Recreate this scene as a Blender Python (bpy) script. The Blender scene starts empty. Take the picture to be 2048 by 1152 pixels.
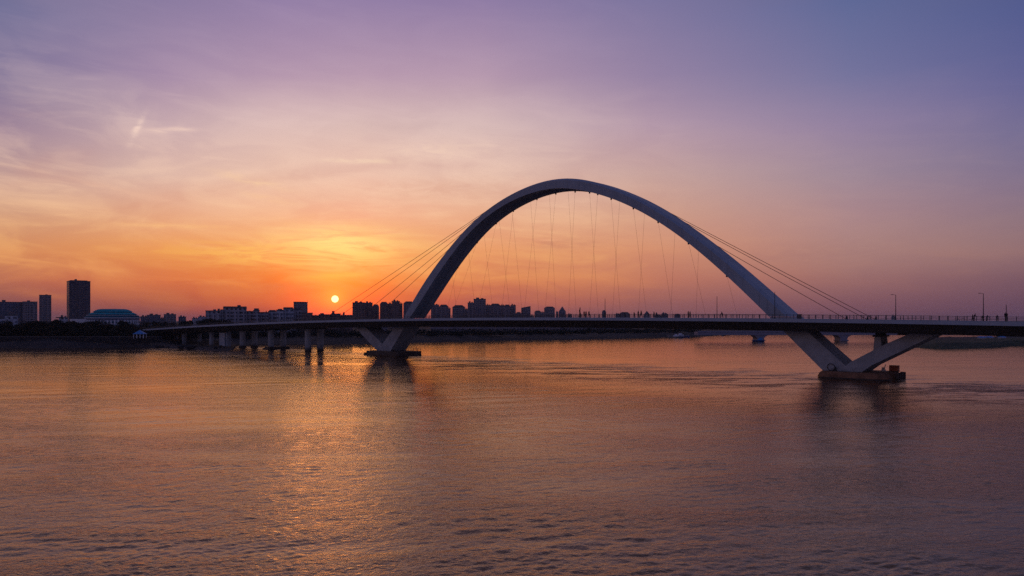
import bpy, bmesh, math, random
from mathutils import Vector, Matrix
random.seed(7)
SC = bpy.context.scene
COL = SC.collection
R_ = math.radians
F = 1500.0; HOR = 640.0; HC = 16.2      # photo focal length (px of the 2048 px wide photo), horizon row, camera height (m)

# ------------------------------------------------------------------ camera
cam = bpy.data.cameras.new('camera'); cam_o = bpy.data.objects.new('camera', cam); COL.objects.link(cam_o)
cam_o.location = (0, 0, HC); cam_o.rotation_euler = (R_(90), 0, 0)
cam.sensor_width = 36; cam.lens = 36 * F / 2048; cam.shift_y = (HOR - 576) / 2048
cam.clip_start = 0.5; cam.clip_end = 40000
SC.camera = cam_o
SC.render.resolution_x = 1024; SC.render.resolution_y = 576
SC.view_settings.view_transform = 'Standard'; SC.view_settings.look = 'None'
SC.cycles.use_denoising = False; SC.view_settings.exposure = 0; SC.view_settings.gamma = 1

def s2l(c):
    c = c / 255.0
    return c / 12.92 if c <= 0.04045 else ((c + 0.055) / 1.055) ** 2.4
def rgb(r, g, b): return (s2l(r), s2l(g), s2l(b), 1)

# ------------------------------------------------------------------ node helpers
class NT:
    def __init__(s, nt): s.t = nt; s.n = nt.nodes; s.l = nt.links
    def new(s, typ, **kw):
        n = s.n.new(typ)
        for k, v in kw.items(): setattr(n, k, v)
        return n
    def plug(s, v, sock):
        if v is None: return
        if hasattr(v, 'is_output'): s.l.new(v, sock)
        else: sock.default_value = v
    def math(s, op, a, b=None, c=None, clamp=False):
        n = s.new('ShaderNodeMath', operation=op); n.use_clamp = clamp
        s.plug(a, n.inputs[0]); s.plug(b, n.inputs[1])
        if c is not None: s.plug(c, n.inputs[2])
        return n.outputs[0]
    def mr(s, v, a, b, c=0.0, d=1.0, kind='SMOOTHSTEP'):
        n = s.new('ShaderNodeMapRange'); n.interpolation_type = kind; n.clamp = True
        for i, x in enumerate((v, a, b, c, d)): s.plug(x, n.inputs[i])
        return n.outputs[0]
    def mix(s, f, a, b, mode='MIX'):
        n = s.new('ShaderNodeMixRGB', blend_type=mode)
        s.plug(f, n.inputs[0]); s.plug(a, n.inputs[1]); s.plug(b, n.inputs[2])
        return n.outputs[0]
    def ramp(s, v, stops, kind='LINEAR'):
        n = s.new('ShaderNodeValToRGB'); cr = n.color_ramp; cr.interpolation = kind
        stops = sorted(stops)
        while len(cr.elements) < len(stops): cr.elements.new(0.5)
        for e, (p, c) in zip(cr.elements, stops): e.position = p; e.color = c
        s.plug(v, n.inputs[0]); return n.outputs[0]
    def comb(s, x, y, z):
        n = s.new('ShaderNodeCombineXYZ')
        for i, v in enumerate((x, y, z)): s.plug(v, n.inputs[i])
        return n.outputs[0]
    def noise(s, vec, scale, detail=3.0, rough=0.5, dist=0.0, dim='3D'):
        n = s.new('ShaderNodeTexNoise', noise_dimensions=dim)
        s.plug(vec, n.inputs['Vector']); s.plug(scale, n.inputs['Scale']); n.inputs['Detail'].default_value = detail
        n.inputs['Roughness'].default_value = rough; n.inputs['Distortion'].default_value = dist
        return n.outputs['Fac']

# ------------------------------------------------------------------ sky (world), a function of direction only
SUN_AZ = math.atan2(670 - 1024, F); SUN_EL = math.atan((HOR - 598) / F * math.cos(SUN_AZ))
world = bpy.data.worlds.new('World'); SC.world = world; world.use_nodes = True
w = NT(world.node_tree); w.n.clear()
tc = w.new('ShaderNodeTexCoord'); sep = w.new('ShaderNodeSeparateXYZ'); w.l.new(tc.outputs['Generated'], sep.inputs[0])
dx, dy, dz = sep.outputs
az = w.math('ARCTAN2', dx, dy); el = w.math('ARCSINE', dz)
EMAX = R_(60)
elf = w.math('DIVIDE', el, EMAX)
def column(px, stops):
    a = math.atan2(px - 1024, F); out = []
    for y, c in stops:
        e = math.atan((HOR - y) / F * math.cos(a)); out.append((max(0, e / EMAX), rgb(*c)))
    out += [(0.50, rgb(94, 80, 92)), (0.7, rgb(74, 68, 86)), (1.0, rgb(56, 66, 112))]
    return a, w.ramp(elf, out)
cols = [
 column(-60, [(640,(104,68,80)),(605,(130,80,82)),(560,(178,106,86)),(500,(208,134,92)),(430,(198,146,120)),(350,(184,150,146)),(250,(146,122,148)),(150,(118,110,148)),(0,(106,109,148))]),
 column(330, [(640,(140,74,76)),(605,(172,88,72)),(560,(218,112,68)),(500,(236,152,86)),(430,(230,168,132)),(350,(220,182,168)),(250,(198,169,174)),(150,(164,139,168)),(0,(138,123,160))]),
 column(560, [(640,(190,72,56)),(605,(220,92,52)),(560,(240,122,50)),(500,(246,162,88)),(430,(240,176,140)),(350,(232,192,172)),(250,(214,183,180)),(150,(178,149,173)),(0,(146,126,166))]),
 column(720, [(640,(214,76,50)),(605,(236,96,46)),(560,(250,134,46)),(500,(250,168,92)),(430,(242,176,142)),(350,(236,194,174)),(250,(217,187,182)),(150,(182,152,174)),(0,(146,126,166))]),
 column(960, [(640,(158,88,84)),(605,(188,98,82)),(560,(216,124,84)),(500,(232,152,102)),(430,(232,172,138)),(350,(226,188,172)),(250,(212,184,182)),(150,(180,151,173)),(0,(142,123,164))]),
 column(1300, [(640,(140,88,92)),(605,(154,96,94)),(560,(192,118,96)),(500,(210,140,110)),(430,(208,156,134)),(350,(198,162,156)),(250,(176,149,168)),(150,(148,130,163)),(0,(124,117,158))]),
 column(1700, [(640,(118,76,90)),(605,(132,88,96)),(560,(152,106,106)),(500,(172,130,124)),(430,(170,134,138)),(350,(158,136,151)),(250,(146,129,160)),(150,(116,115,156)),(0,(94,104,150))]),
 column(2110, [(640,(92,64,86)),(605,(100,72,92)),(560,(116,84,98)),(500,(140,106,112)),(430,(136,112,126)),(350,(124,110,138)),(250,(109,105,145)),(150,(94,96,146)),(0,(78,88,140))]),
]
back = w.ramp(elf, [(0, rgb(58, 58, 88)), (0.1, rgb(86, 84, 120)), (0.3, rgb(86, 92, 140)), (0.6, rgb(74, 86, 138)), (1.0, rgb(56, 68, 118))])
c = w.mix(w.mr(az, R_(-110), cols[0][0]), back, cols[0][1])
for i in range(1, len(cols)):
    c = w.mix(w.mr(az, cols[i-1][0], cols[i][0], kind='LINEAR'), c, cols[i][1])
c = w.mix(w.mr(az, cols[-1][0], R_(110)), c, back)
# streaked cirrus, drawn out along the horizon
cv = w.comb(w.math('MULTIPLY', az, 5.0), w.math('MULTIPLY_ADD', az, 2.2, w.math('MULTIPLY', el, 34.0)), 1.7)
n1 = w.noise(cv, 1.0, 7.0, 0.58, 0.9)
cv2 = w.comb(w.math('MULTIPLY', az, 3.2), w.math('MULTIPLY_ADD', az, -1.5, w.math('MULTIPLY', el, 12.0)), 5.1)
n2 = w.noise(cv2, 1.0, 5.0, 0.55, 0.6)
def gauss(a0, e0, wa, we, tilt=0.0):
    da = w.math('SUBTRACT', az, a0); de = w.math('MULTIPLY_ADD', da, -tilt, w.math('SUBTRACT', el, e0))
    q = w.math('ADD', w.math('POWER', w.math('ABSOLUTE', w.math('DIVIDE', da, wa)), 2.0), w.math('POWER', w.math('ABSOLUTE', w.math('DIVIDE', de, we)), 2.0))
    return w.math('EXPONENT', w.math('MULTIPLY', q, -1.0))
def pa(px): return math.atan2(px - 1024, F)
def pe(px, py): return math.atan((HOR - py) / F * math.cos(pa(px)))
left = w.mr(az, pa(1500), pa(850), 0.06, 1.0)
low = w.math('MULTIPLY', w.mr(el, R_(0.8), R_(3.6), .25, 1.0), w.mr(el, R_(19), R_(10), .15, 1.0))
amt = w.math('MULTIPLY', left, low)
n3 = w.noise(w.comb(w.math('MULTIPLY', az, 14.0), w.math('MULTIPLY_ADD', az, 2.0, w.math('MULTIPLY', el, 80.0)), 8.3), 1.0, 6.0, 0.62, 0.7)
tex = w.math('MULTIPLY', w.mr(n1, 0.44, 0.70), w.mr(n3, 0.30, 0.66, .35, 1.0))
cc_ = w.ramp(elf, [(R_(1.5)/EMAX, rgb(252, 150, 70)), (R_(5)/EMAX, rgb(255, 192, 120)), (R_(9)/EMAX, rgb(250, 208, 176)), (R_(14)/EMAX, rgb(234, 204, 196)), (R_(20)/EMAX, rgb(196, 172, 196))])
c = w.mix(w.math('MULTIPLY', tex, w.math('MULTIPLY', amt, 0.62)), c, w.mix(.25, cc_, c))
dark = w.math('MULTIPLY', w.mr(n2, 0.52, 0.32), w.math('MULTIPLY', amt, 0.46))
c = w.mix(dark, c, w.mix(0.62, c, w.ramp(elf, [(R_(2)/EMAX, rgb(176, 84, 70)), (R_(7)/EMAX, rgb(206, 122, 92)), (R_(13)/EMAX, rgb(176, 136, 146)), (R_(20)/EMAX, rgb(128, 112, 150))])))
# brighter lit cloud above the sun
n4 = w.noise(w.comb(w.math('MULTIPLY', az, 9.0), w.math('MULTIPLY', el, 24.0), 4.4), 1.0, 5.0, 0.55, 0.8)
c = w.mix(w.math('MULTIPLY', w.mr(n4, .38, .66), w.math('MULTIPLY', amt, .34)), c, cc_)
n5 = w.noise(w.comb(w.math('MULTIPLY', az, 11.0), w.math('MULTIPLY', el, 75.0), 2.2), 1.0, 6.0, 0.6, 1.3)
g = w.math('MULTIPLY', gauss(pa(680), pe(680, 492), R_(4.2), R_(1.35)), w.mr(n5, 0.32, 0.60, 0.10, 1.0))
c = w.mix(w.math('MULTIPLY', g, 0.95), c, rgb(255, 226, 138))
g = w.math('MULTIPLY', gauss(pa(560), pe(560, 512), R_(7.5), R_(.8)), w.mr(n5, 0.40, 0.62, 0.0, 1.0))
c = w.mix(w.math('MULTIPLY', g, 0.6), c, rgb(255, 196, 96))
g = w.math('MULTIPLY', gauss(pa(668), pe(668, 551), R_(2.3), R_(0.30), 0.06), w.mr(n1, 0.35, 0.6, 0.2, 1.0))
c = w.mix(w.math('MULTIPLY', g, 0.6), c, rgb(255, 186, 74))
wn = w.noise(w.comb(w.math('MULTIPLY', az, 26.0), w.math('MULTIPLY', el, 90.0), 3.0), 1.0, 6.0, 0.6, 1.2)
wm = w.mr(wn, 0.30, 0.62, 0.1, 1.0)
for (px, py, wa, we, tl, am, cc) in [(270,264,.32,.42,1.6,.7,(246,214,198)),(279,250,.30,.34,1.6,.6,(246,214,200)),(318,262,1.5,.17,.12,.62,(244,210,194)),(360,258,1.0,.13,.05,.5,(244,210,194)),(505,362,2.3,.30,-.18,.6,(250,208,166)),
        (720,322,2.2,.16,.02,.6,(252,222,188)),(540,398,1.8,.22,-.15,.35,(250,200,150)),(350,452,3.5,.16,.02,.45,(255,196,130)),(1125,488,2.6,.40,.0,.45,(186,118,102)),
        (860,305,5.0,.7,.08,.35,(250,216,190)),(1100,480,.9,.07,.0,.6,(245,178,136)),(250,385,4.5,.28,-.15,.35,(240,190,160)),(880,378,6,.8,.05,.28,(205,146,124)),(1640,505,5.5,.8,.04,.22,(150,104,110)),
        (420,640-70,6,.45,.0,.25,(190,92,70)),(900,575,4,.5,.0,.25,(214,104,84))]:
    g = w.math('MULTIPLY', gauss(pa(px), pe(px, py), R_(wa), R_(we), tl), wm)
    c = w.mix(w.math('MULTIPLY', g, am), c, rgb(*cc))
# sun: glow and disc
sd = (math.sin(SUN_AZ) * math.cos(SUN_EL), math.cos(SUN_AZ) * math.cos(SUN_EL), math.sin(SUN_EL))
dot = w.new('ShaderNodeVectorMath', operation='DOT_PRODUCT'); w.l.new(tc.outputs['Generated'], dot.inputs[0]); dot.inputs[1].default_value = sd
ang = w.math('ARCCOSINE', w.math('MINIMUM', dot.outputs['Value'], 1.0))
def addc(c, fac, col, k):
    return w.mix(1.0, c, w.mix(fac, (0, 0, 0, 1), (col[0]*k, col[1]*k, col[2]*k, 1)), 'ADD')
c = addc(c, w.math('EXPONENT', w.math('DIVIDE', ang, -R_(1.3))), (1, .10, .008), 3.2)
c = addc(c, w.math('EXPONENT', w.math('DIVIDE', ang, -R_(3.2))), rgb(255, 96, 10), 0.07)
c = w.mix(w.mr(ang, R_(0.285), R_(0.215)), c, (3.2, 2.0, .80, 1))
# a little of the physical dusk sky under the colours
nish = w.new('ShaderNodeTexSky', sky_type='NISHITA'); nish.sun_disc = False; nish.sun_elevation = SUN_EL; nish.sun_rotation = SUN_AZ; nish.dust_density = 3
c = w.mix(1.0, c, w.mix(1.0, nish.outputs[0], (0.003, 0.003, 0.003, 1), 'MULTIPLY'), 'ADD')
bg = w.new('ShaderNodeBackground'); bg.inputs[1].default_value = 1.0; w.l.new(c, bg.inputs[0])
wo = w.new('ShaderNodeOutputWorld'); w.l.new(bg.outputs[0], wo.inputs[0])
world.cycles.sampling_method = 'MANUAL'; world.cycles.sample_map_resolution = 1024

# ------------------------------------------------------------------ sun lamp (low in haze, in front of the camera)
sl = bpy.data.lights.new('sun', 'SUN'); sl.energy = 0.05; sl.angle = R_(9); sl.color = (1.0, 0.42, 0.14)
so = bpy.data.objects.new('sun', sl); COL.objects.link(so)
so.rotation_euler = Vector(sd).to_track_quat('Z', 'Y').to_euler()
so.location = Vector(sd) * 2000

# ------------------------------------------------------------------ materials
def mat(name, col, rough=0.8, var=0.12, vscale=1.0, metal=0.0, spec=0.3):
    m = bpy.data.materials.new(name); m.use_nodes = True; t = NT(m.node_tree)
    b = m.node_tree.nodes['Principled BSDF']
    co = t.new('ShaderNodeTexCoord').outputs['Object']
    n = t.noise(co, vscale, 4.0, 0.6)
    lo = tuple(x * (1 - var) for x in col) + (1,); hi = tuple(min(1, x * (1 + var)) for x in col) + (1,)
    t.l.new(t.mix(t.mr(n, 0.3, 0.7), lo, hi), b.inputs['Base Color'])
    b.inputs['Roughness'].default_value = rough; b.inputs['Metallic'].default_value = metal
    b.inputs['Specular IOR Level'].default_value = spec
    return m
M = {}
M['arch'] = mat('arch_paint', (.30, .335, .37), .5, .06, .15)
def extend(m, fn):
    t = NT(m.node_tree); b = m.node_tree.nodes['Principled BSDF']; src = b.inputs['Base Color'].links[0].from_socket
    co = t.new('ShaderNodeTexCoord').outputs['Object']; se = t.new('ShaderNodeSeparateXYZ'); t.l.new(co, se.inputs[0])
    t.l.new(fn(t, src, co, se.outputs), b.inputs['Base Color'])
def seams(t, src, co, xyz):
    f = t.math('FRACT', t.math('DIVIDE', xyz[0], 5.2)); g = t.math('LESS_THAN', f, .045)
    mpn = t.new('ShaderNodeMapping'); t.l.new(co, mpn.inputs[0]); mpn.inputs['Scale'].default_value = (1.2, 1.2, .12)
    st = t.mr(t.noise(mpn.outputs[0], 1.0, 4, .6), .52, .72)
    return t.mix(t.math('MULTIPLY', g, .30), t.mix(t.math('MULTIPLY', st, .22), src, (.12, .12, .12, 1)), (.10, .10, .11, 1))
def stains(t, src, co, xyz):
    z = t.math('ADD', xyz[2], t.math('MULTIPLY', t.math('SUBTRACT', t.noise(co, .45, 5, .65), .5), 7.0))
    return t.mix(t.mr(z, 3.0, .8, 0, .65), src, (.055, .045, .035, 1))
extend(M['arch'], seams)
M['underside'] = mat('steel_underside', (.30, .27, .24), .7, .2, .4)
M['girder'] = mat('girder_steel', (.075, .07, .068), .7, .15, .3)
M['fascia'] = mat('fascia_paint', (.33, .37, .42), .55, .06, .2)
M['conc'] = mat('pier_concrete', (.33, .34, .35), .85, .15, .3)
extend(M['conc'], stains)
M['cap'] = mat('cap_rust', (.20, .10, .055), .85, .35, .35)
M['caps2'] = mat('cap_dark', (.09, .065, .05), .9, .3, .4)
M['wet'] = mat('wet_concrete', (.04, .03, .025), .5, .3, .6)
M['rail'] = mat('railing_metal', (.10, .09, .09), .5, .1)
M['cable'] = mat('cable_sheath', (.16, .05, .035), .6, .1)
M['stay'] = mat('stay_sheath', (.26, .09, .05), .55, .1)
M['asphalt'] = mat('asphalt', (.05, .05, .052), .9, .15, 1.0)
M['pave'] = mat('sidewalk', (.22, .21, .20), .85, .1, 1.0)
M['darkm'] = mat('dark_metal', (.03, .03, .033), .6, .1)
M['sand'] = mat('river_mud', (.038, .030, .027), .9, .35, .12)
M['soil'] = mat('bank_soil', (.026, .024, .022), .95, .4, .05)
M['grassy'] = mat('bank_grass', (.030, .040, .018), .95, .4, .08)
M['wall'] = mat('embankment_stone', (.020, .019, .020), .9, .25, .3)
M['coping'] = mat('coping_stone', (.13, .12, .12), .8, .1)
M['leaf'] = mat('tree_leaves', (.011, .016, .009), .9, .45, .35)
M['bark'] = mat('tree_bark', (.05, .035, .025), .95, .2, 2)
M['teal'] = mat('teal_roof', (.015, .27, .31), .8, .12, .05, 0, .05)
M['tealdark'] = mat('dark_teal_glazing', (.012, .09, .12), .85, .1, .1, 0, .03)
M['white'] = mat('white_render', (.62, .62, .65), .8, .08, .2)
M['orange'] = mat('orange_tank', (.42, .10, .035), .7, .2, 1)
M['bluep'] = mat('blue_roof_panel', (.05, .22, .48), .6, .1, 1)
M['blueh'] = mat('blue_hull', (.02, .05, .16), .5, .15, 1)
M['ply'] = mat('pale_boards', (.5, .48, .45), .7, .1, 1)

def facade(name, wallc, winc, sx, sz, frac=.62, rough=.7):
    """wall colour with rows of windows, laid out in the building's own metres"""
    m = bpy.data.materials.new(name); m.use_nodes = True; t = NT(m.node_tree); b = m.node_tree.nodes['Principled BSDF']
    co = t.new('ShaderNodeTexCoord').outputs['Object']; se = t.new('ShaderNodeSeparateXYZ'); t.l.new(co, se.inputs[0])
    h = t.math('ADD', se.outputs[0], t.math('MULTIPLY', se.outputs[1], 1.0))
    fx = t.math('FRACT', t.math('DIVIDE', h, sx)); fz = t.math('FRACT', t.math('DIVIDE', se.outputs[2], sz))
    win = t.math('MULTIPLY', t.math('LESS_THAN', fx, frac), t.math('MULTIPLY', t.math('LESS_THAN', fz, .62), t.math('GREATER_THAN', fz, .1)))
    cell = t.new('ShaderNodeTexWhiteNoise', noise_dimensions='2D')
    t.l.new(t.comb(t.math('FLOOR', t.math('DIVIDE', h, sx)), t.math('FLOOR', t.math('DIVIDE', se.outputs[2], sz)), 0.0), cell.inputs['Vector'])
    n = t.noise(co, .12, 3)
    wc = t.mix(n, tuple(x * .85 for x in wallc) + (1,), tuple(x * 1.12 for x in wallc) + (1,))
    wn = t.mix(cell.outputs['Value'], tuple(x * .6 for x in winc) + (1,), tuple(x * 1.8 for x in winc) + (1,))
    t.l.new(t.mix(win, wc, wn), b.inputs['Base Color'])
    t.l.new(t.mr(win, 0, 1, rough, .35, 'LINEAR'), b.inputs['Roughness']); b.inputs['Specular IOR Level'].default_value = .3
    return m
FA = {
 'dusk': facade('tower_plaster', (.25, .215, .23), (.06, .055, .07), 3.4, 3.1),
 'brown': facade('brown_tower', (.21, .14, .13), (.05, .04, .045), 3.2, 3.0, .55),
 'glass': facade('glass_tower', (.10, .09, .11), (.05, .05, .07), 2.2, 3.6, .8, .5),
 'flat': facade('apartment_render', (.36, .33, .35), (.05, .05, .07), 3.6, 3.0, .55),
 'pale': facade('pale_render', (.46, .46, .50), (.12, .13, .17), 4.2, 3.3, .6),
 'blue': facade('blue_grey_tower', (.13, .14, .19), (.05, .06, .09), 3.0, 3.2, .6),
}

# ------------------------------------------------------------------ mesh helpers
class MB:
    def __init__(s): s.v = []; s.f = []
    def add(s, vs, fs):
        o = len(s.v); s.v += [tuple(p) for p in vs]; s.f += [tuple(i + o for i in f) for f in fs]; return s
    def box(s, x0, x1, y0, y1, z0, z1, mtx=None):
        vs = [(x0,y0,z0),(x1,y0,z0),(x1,y1,z0),(x0,y1,z0),(x0,y0,z1),(x1,y0,z1),(x1,y1,z1),(x0,y1,z1)]
        if mtx: vs = [mtx @ Vector(p) for p in vs]
        return s.add(vs, [(0,3,2,1),(4,5,6,7),(0,1,5,4),(1,2,6,5),(2,3,7,6),(3,0,4,7)])
    def prism(s, poly, z0, z1, mtx=None, top=None):
        n = len(poly); top = top or poly
        vs = [(x, y, z0) for x, y in poly] + [(x, y, z1) for x, y in top]
        if mtx: vs = [mtx @ Vector(p) for p in vs]
        return s.add(vs, [tuple(range(n))[::-1], tuple(range(n, 2*n))] + [(i, (i+1) % n, n+(i+1) % n, n+i) for i in range(n)])
    def tube(s, pts, r, seg=8):
        pts = [Vector(p) for p in pts]; rs = r if isinstance(r, (list, tuple)) else [r] * len(pts)
        vs = []; fs = []
        for i, p in enumerate(pts):
            d = (pts[min(i+1, len(pts)-1)] - pts[max(i-1, 0)]).normalized()
            a = d.orthogonal().normalized() if abs(d.z) > .95 else d.cross(Vector((0,0,1))).normalized(); b = d.cross(a)
            for k in range(seg):
                t = 2*math.pi*k/seg; vs.append(p + (a*math.cos(t) + b*math.sin(t)) * rs[i])
        for i in range(len(pts)-1):
            for k in range(seg):
                fs.append((i*seg+k, i*seg+(k+1) % seg, (i+1)*seg+(k+1) % seg, (i+1)*seg+k))
        fs += [tuple(range(seg))[::-1], tuple(range((len(pts)-1)*seg, len(pts)*seg))]
        return s.add(vs, fs)
    def cyl(s, x, y, z0, z1, r0, r1=None, seg=16):
        r1 = r0 if r1 is None else r1
        P = [(x+r0*math.cos(2*math.pi*k/seg), y+r0*math.sin(2*math.pi*k/seg)) for k in range(seg)]
        Q = [(x+r1*math.cos(2*math.pi*k/seg), y+r1*math.sin(2*math.pi*k/seg)) for k in range(seg)]
        return s.prism(P, z0, z1, None, Q)
    def build(s, name, m, parent=None, smooth=False):
        me = bpy.data.meshes.new(name); me.from_pydata(s.v, [], s.f); me.validate()
        bm = bmesh.new(); bm.from_mesh(me); bmesh.ops.recalc_face_normals(bm, faces=bm.faces); bm.to_mesh(me); bm.free()
        for mm in (m if isinstance(m, (list, tuple)) else [m]): me.materials.append(mm)
        if smooth:
            me.polygons.foreach_set('use_smooth', [True]*len(me.polygons))
        o = bpy.data.objects.new(name, me); COL.objects.link(o)
        if parent is not None:
            o.parent = parent
            if parent.type == 'EMPTY' or True: o.matrix_parent_inverse = Matrix.Identity(4)
        return o
def tag(o, label=None, cat=None, group=None, kind=None):
    if label: o['label'] = label
    if cat: o['category'] = cat
    if group: o['group'] = group
    if kind: o['kind'] = kind
    return o
def empty(name, loc=(0,0,0), rz=0.0):
    o = bpy.data.objects.new(name, None); COL.objects.link(o); o.location = loc; o.rotation_euler = (0,0,rz); o.empty_display_size = 1; return o
def kids(o): return [c for c in bpy.data.objects if c.parent == o]
def copy_tree(o, parent=None):
    c = o.copy(); COL.objects.link(c); c.parent = parent
    for ch in kids(o): copy_tree(ch, c)
    return c
def G(px, Y, z=0.0): return Vector(((px - 1024) / F * Y, Y, z))
def zat(py, Y): return HC + (HOR - py) / F * Y
def Yw(py, z=0.0): return (HC - z) * F / (py - HOR)

# ------------------------------------------------------------------ water
def water_mat():
    m = bpy.data.materials.new('river_water'); m.use_nodes = True; t = NT(m.node_tree); b = m.node_tree.nodes['Principled BSDF']
    co = t.new('ShaderNodeTexCoord').outputs['Object']
    def mp(rz, sx, sy, off=(0,0,0)):
        n = t.new('ShaderNodeMapping'); t.l.new(co, n.inputs[0]); n.inputs['Rotation'].default_value = (0, 0, R_(rz)); n.inputs['Scale'].default_value = (sx, sy, 1); n.inputs['Location'].default_value = off
        return n.outputs[0]
    big = t.noise(mp(-8, .35, 1.0), .045, 4, .6, .8)           # wind patches
    patch = t.mr(big, .36, .64, .6, 1.3)
    se = t.new('ShaderNodeSeparateXYZ'); t.l.new(co, se.inputs[0])
    across = t.math('ADD', t.math('ADD', t.math('MULTIPLY', se.outputs[0], .6717), t.math('MULTIPLY', se.outputs[1], .7408)), -221.1)
    edge = t.math('ADD', across, t.math('MULTIPLY', t.math('SUBTRACT', t.noise(mp(-12, .5, 1.0, (9, 4, 0)), .09, 5, .65, .5), .5), 90.0))
    calm = t.mr(edge, -22, 14, 1.0, .50)                        # sheltered, calmer water upstream of the bridge
    seam = t.math('MULTIPLY', t.math('MULTIPLY', t.mr(edge, -62, -22), t.mr(edge, 16, -8)), t.mr(t.noise(mp(-34, .30, 1.0, (2, 8, 0)), .12, 5, .7, .8), .46, .62))
    reach = t.mr(se.outputs[1], 45, 170, 1.0, .33)
    patch = t.math('MULTIPLY', t.math('MULTIPLY', patch, t.math('MULTIPLY', calm, reach)), t.math('MULTIPLY_ADD', seam, 4.5, 1.0))
    swell = t.noise(mp(-14, .6, 1.0), .20, 2, .5, .3)
    mid = t.noise(mp(-26, .8, 1.0, (5, 3, 0)), .50, 3, .6, 1.0)
    rip = t.noise(mp(-20, .85, 1.0), 1.1, 4, .62, .8)
    rip2 = t.noise(mp(28, .8, 1.0, (31, 7, 0)), 2.6, 4, .6, .3)
    fine = t.noise(mp(-30, .8, 1.0), 7.0, 2, .5)
    far = t.mr(se.outputs[1], 50, 150, 0.0, .75)
    h = t.math('MULTIPLY', t.math('ADD', t.math('MULTIPLY', t.math('ADD', t.math('MULTIPLY', mid, .13), t.math('MULTIPLY', rip, .09)), far), t.math('ADD', t.math('MULTIPLY', rip, .07), t.math('ADD', t.math('MULTIPLY', rip2, .060), t.math('MULTIPLY', fine, .005)))), patch)
    bp = t.new('ShaderNodeBump'); bp.inputs['Strength'].default_value = 1.0; bp.inputs['Distance'].default_value = 1.0
    t.l.new(h, bp.inputs['Height']); t.n.remove(b)
    df = t.new('ShaderNodeBsdfDiffuse'); t.l.new(t.mix(big, (.050, .032, .022, 1), (.066, .042, .028, 1)), df.inputs['Color']); t.l.new(bp.outputs[0], df.inputs['Normal'])
    gl = t.new('ShaderNodeBsdfAnisotropic') if False else t.new('ShaderNodeBsdfGlossy'); gl.inputs['Color'].default_value = (1, .83, .66, 1); gl.inputs['Roughness'].default_value = .08; t.l.new(bp.outputs[0], gl.inputs['Normal'])
    fr = t.new('ShaderNodeFresnel'); fr.inputs['IOR'].default_value = 2.1; t.l.new(bp.outputs[0], fr.inputs['Normal'])
    ms = t.new('ShaderNodeMixShader'); t.l.new(fr.outputs[0], ms.inputs[0]); t.l.new(df.outputs[0], ms.inputs[1]); t.l.new(gl.outputs[0], ms.inputs[2])
    t.l.new(ms.outputs[0], t.n['Material Output'].inputs['Surface'])
    return m
M['water'] = water_mat()
import numpy as np
def water_surface():
    # graded sheet: fine near the viewpoint, coarse towards the horizon, really displaced by a sum of small waves
    ys = [30.0]
    while ys[-1] < 420: ys.append(ys[-1]*1.0042)
    while ys[-1] < 12000: ys.append(ys[-1]*1.06)
    ys = np.array(ys); sg = np.arange(-1.30, 1.3001, .0042)
    Y, S = np.meshgrid(ys, sg, indexing='ij'); X = S*Y
    rs = np.random.RandomState(4); H = np.zeros_like(X)
    def env(seed, L):
        q = np.random.RandomState(seed); e = np.zeros_like(X)
        for k in range(7):
            th = q.uniform(0, 6.283); l = L*q.uniform(.6, 2.2); e += np.sin((X*np.cos(th)*.6+Y*np.sin(th))*6.283/l+q.uniform(0, 6.283))
        return np.clip(1 + .24*e, .35, 1.9)
    gap = Y*.0042
    for band, (l0, l1, n, slope) in enumerate([(5.0, 11.0, 10, .008), (1.8, 4.0, 24, .020), (.95, 1.8, 34, .034), (.42, .95, 48, .150)]):
        B = np.zeros_like(X)
        for k in range(n):
            lam = l0*(l1/l0)**rs.rand(); th = math.radians(90+16) + rs.normal(0, .62 if band > 0 else .3); ph = rs.uniform(0, 6.283)
            fade = np.clip((lam/gap - 2.2)/2.5, 0, 1); amp = slope*math.sqrt(2.0/n)*lam/6.283
            u_ = (X*math.cos(th)+Y*math.sin(th))*6.283/lam + ph
            B += amp*fade*(np.sin(u_) + .22*np.sin(2*u_+1.57))
        H += B*env(11+band, 26 if band < 2 else 13)
    H *= np.interp(Y, [30, 110, 230, 420, 700], [1.25, 1.0, .44, .22, 0])
    nr, nc = X.shape
    co = np.stack([X, Y, H], -1).reshape(-1, 3)
    i = np.arange((nr-1)*(nc-1)); r = i//(nc-1); c_ = i % (nc-1); a = r*nc+c_
    quads = np.stack([a, a+1, a+nc+1, a+nc], -1)
    flat = np.array([(-9000,-600,-.5),(9000,-600,-.5),(9000,12000,-.5),(-9000,12000,-.5)], float)
    co = np.vstack([co, flat]); quads = np.vstack([quads, np.arange(4)[None]+nr*nc])
    me = bpy.data.meshes.new('water'); me.vertices.add(len(co)); me.vertices.foreach_set('co', co.astype(np.float32).ravel())
    me.loops.add(quads.size); me.loops.foreach_set('vertex_index', quads.astype(np.int32).ravel())
    me.polygons.add(len(quads)); me.polygons.foreach_set('loop_start', np.arange(0, quads.size, 4, dtype=np.int32)); me.polygons.foreach_set('loop_total', np.full(len(quads), 4, np.int32))
    me.update(calc_edges=True); me.polygons.foreach_set('use_smooth', [True]*len(me.polygons)); me.materials.append(M['water'])
    o = bpy.data.objects.new('water', me); COL.objects.link(o); return o
tag(water_surface(), 'wide calm river reflecting the orange sunset', kind='structure')

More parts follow.
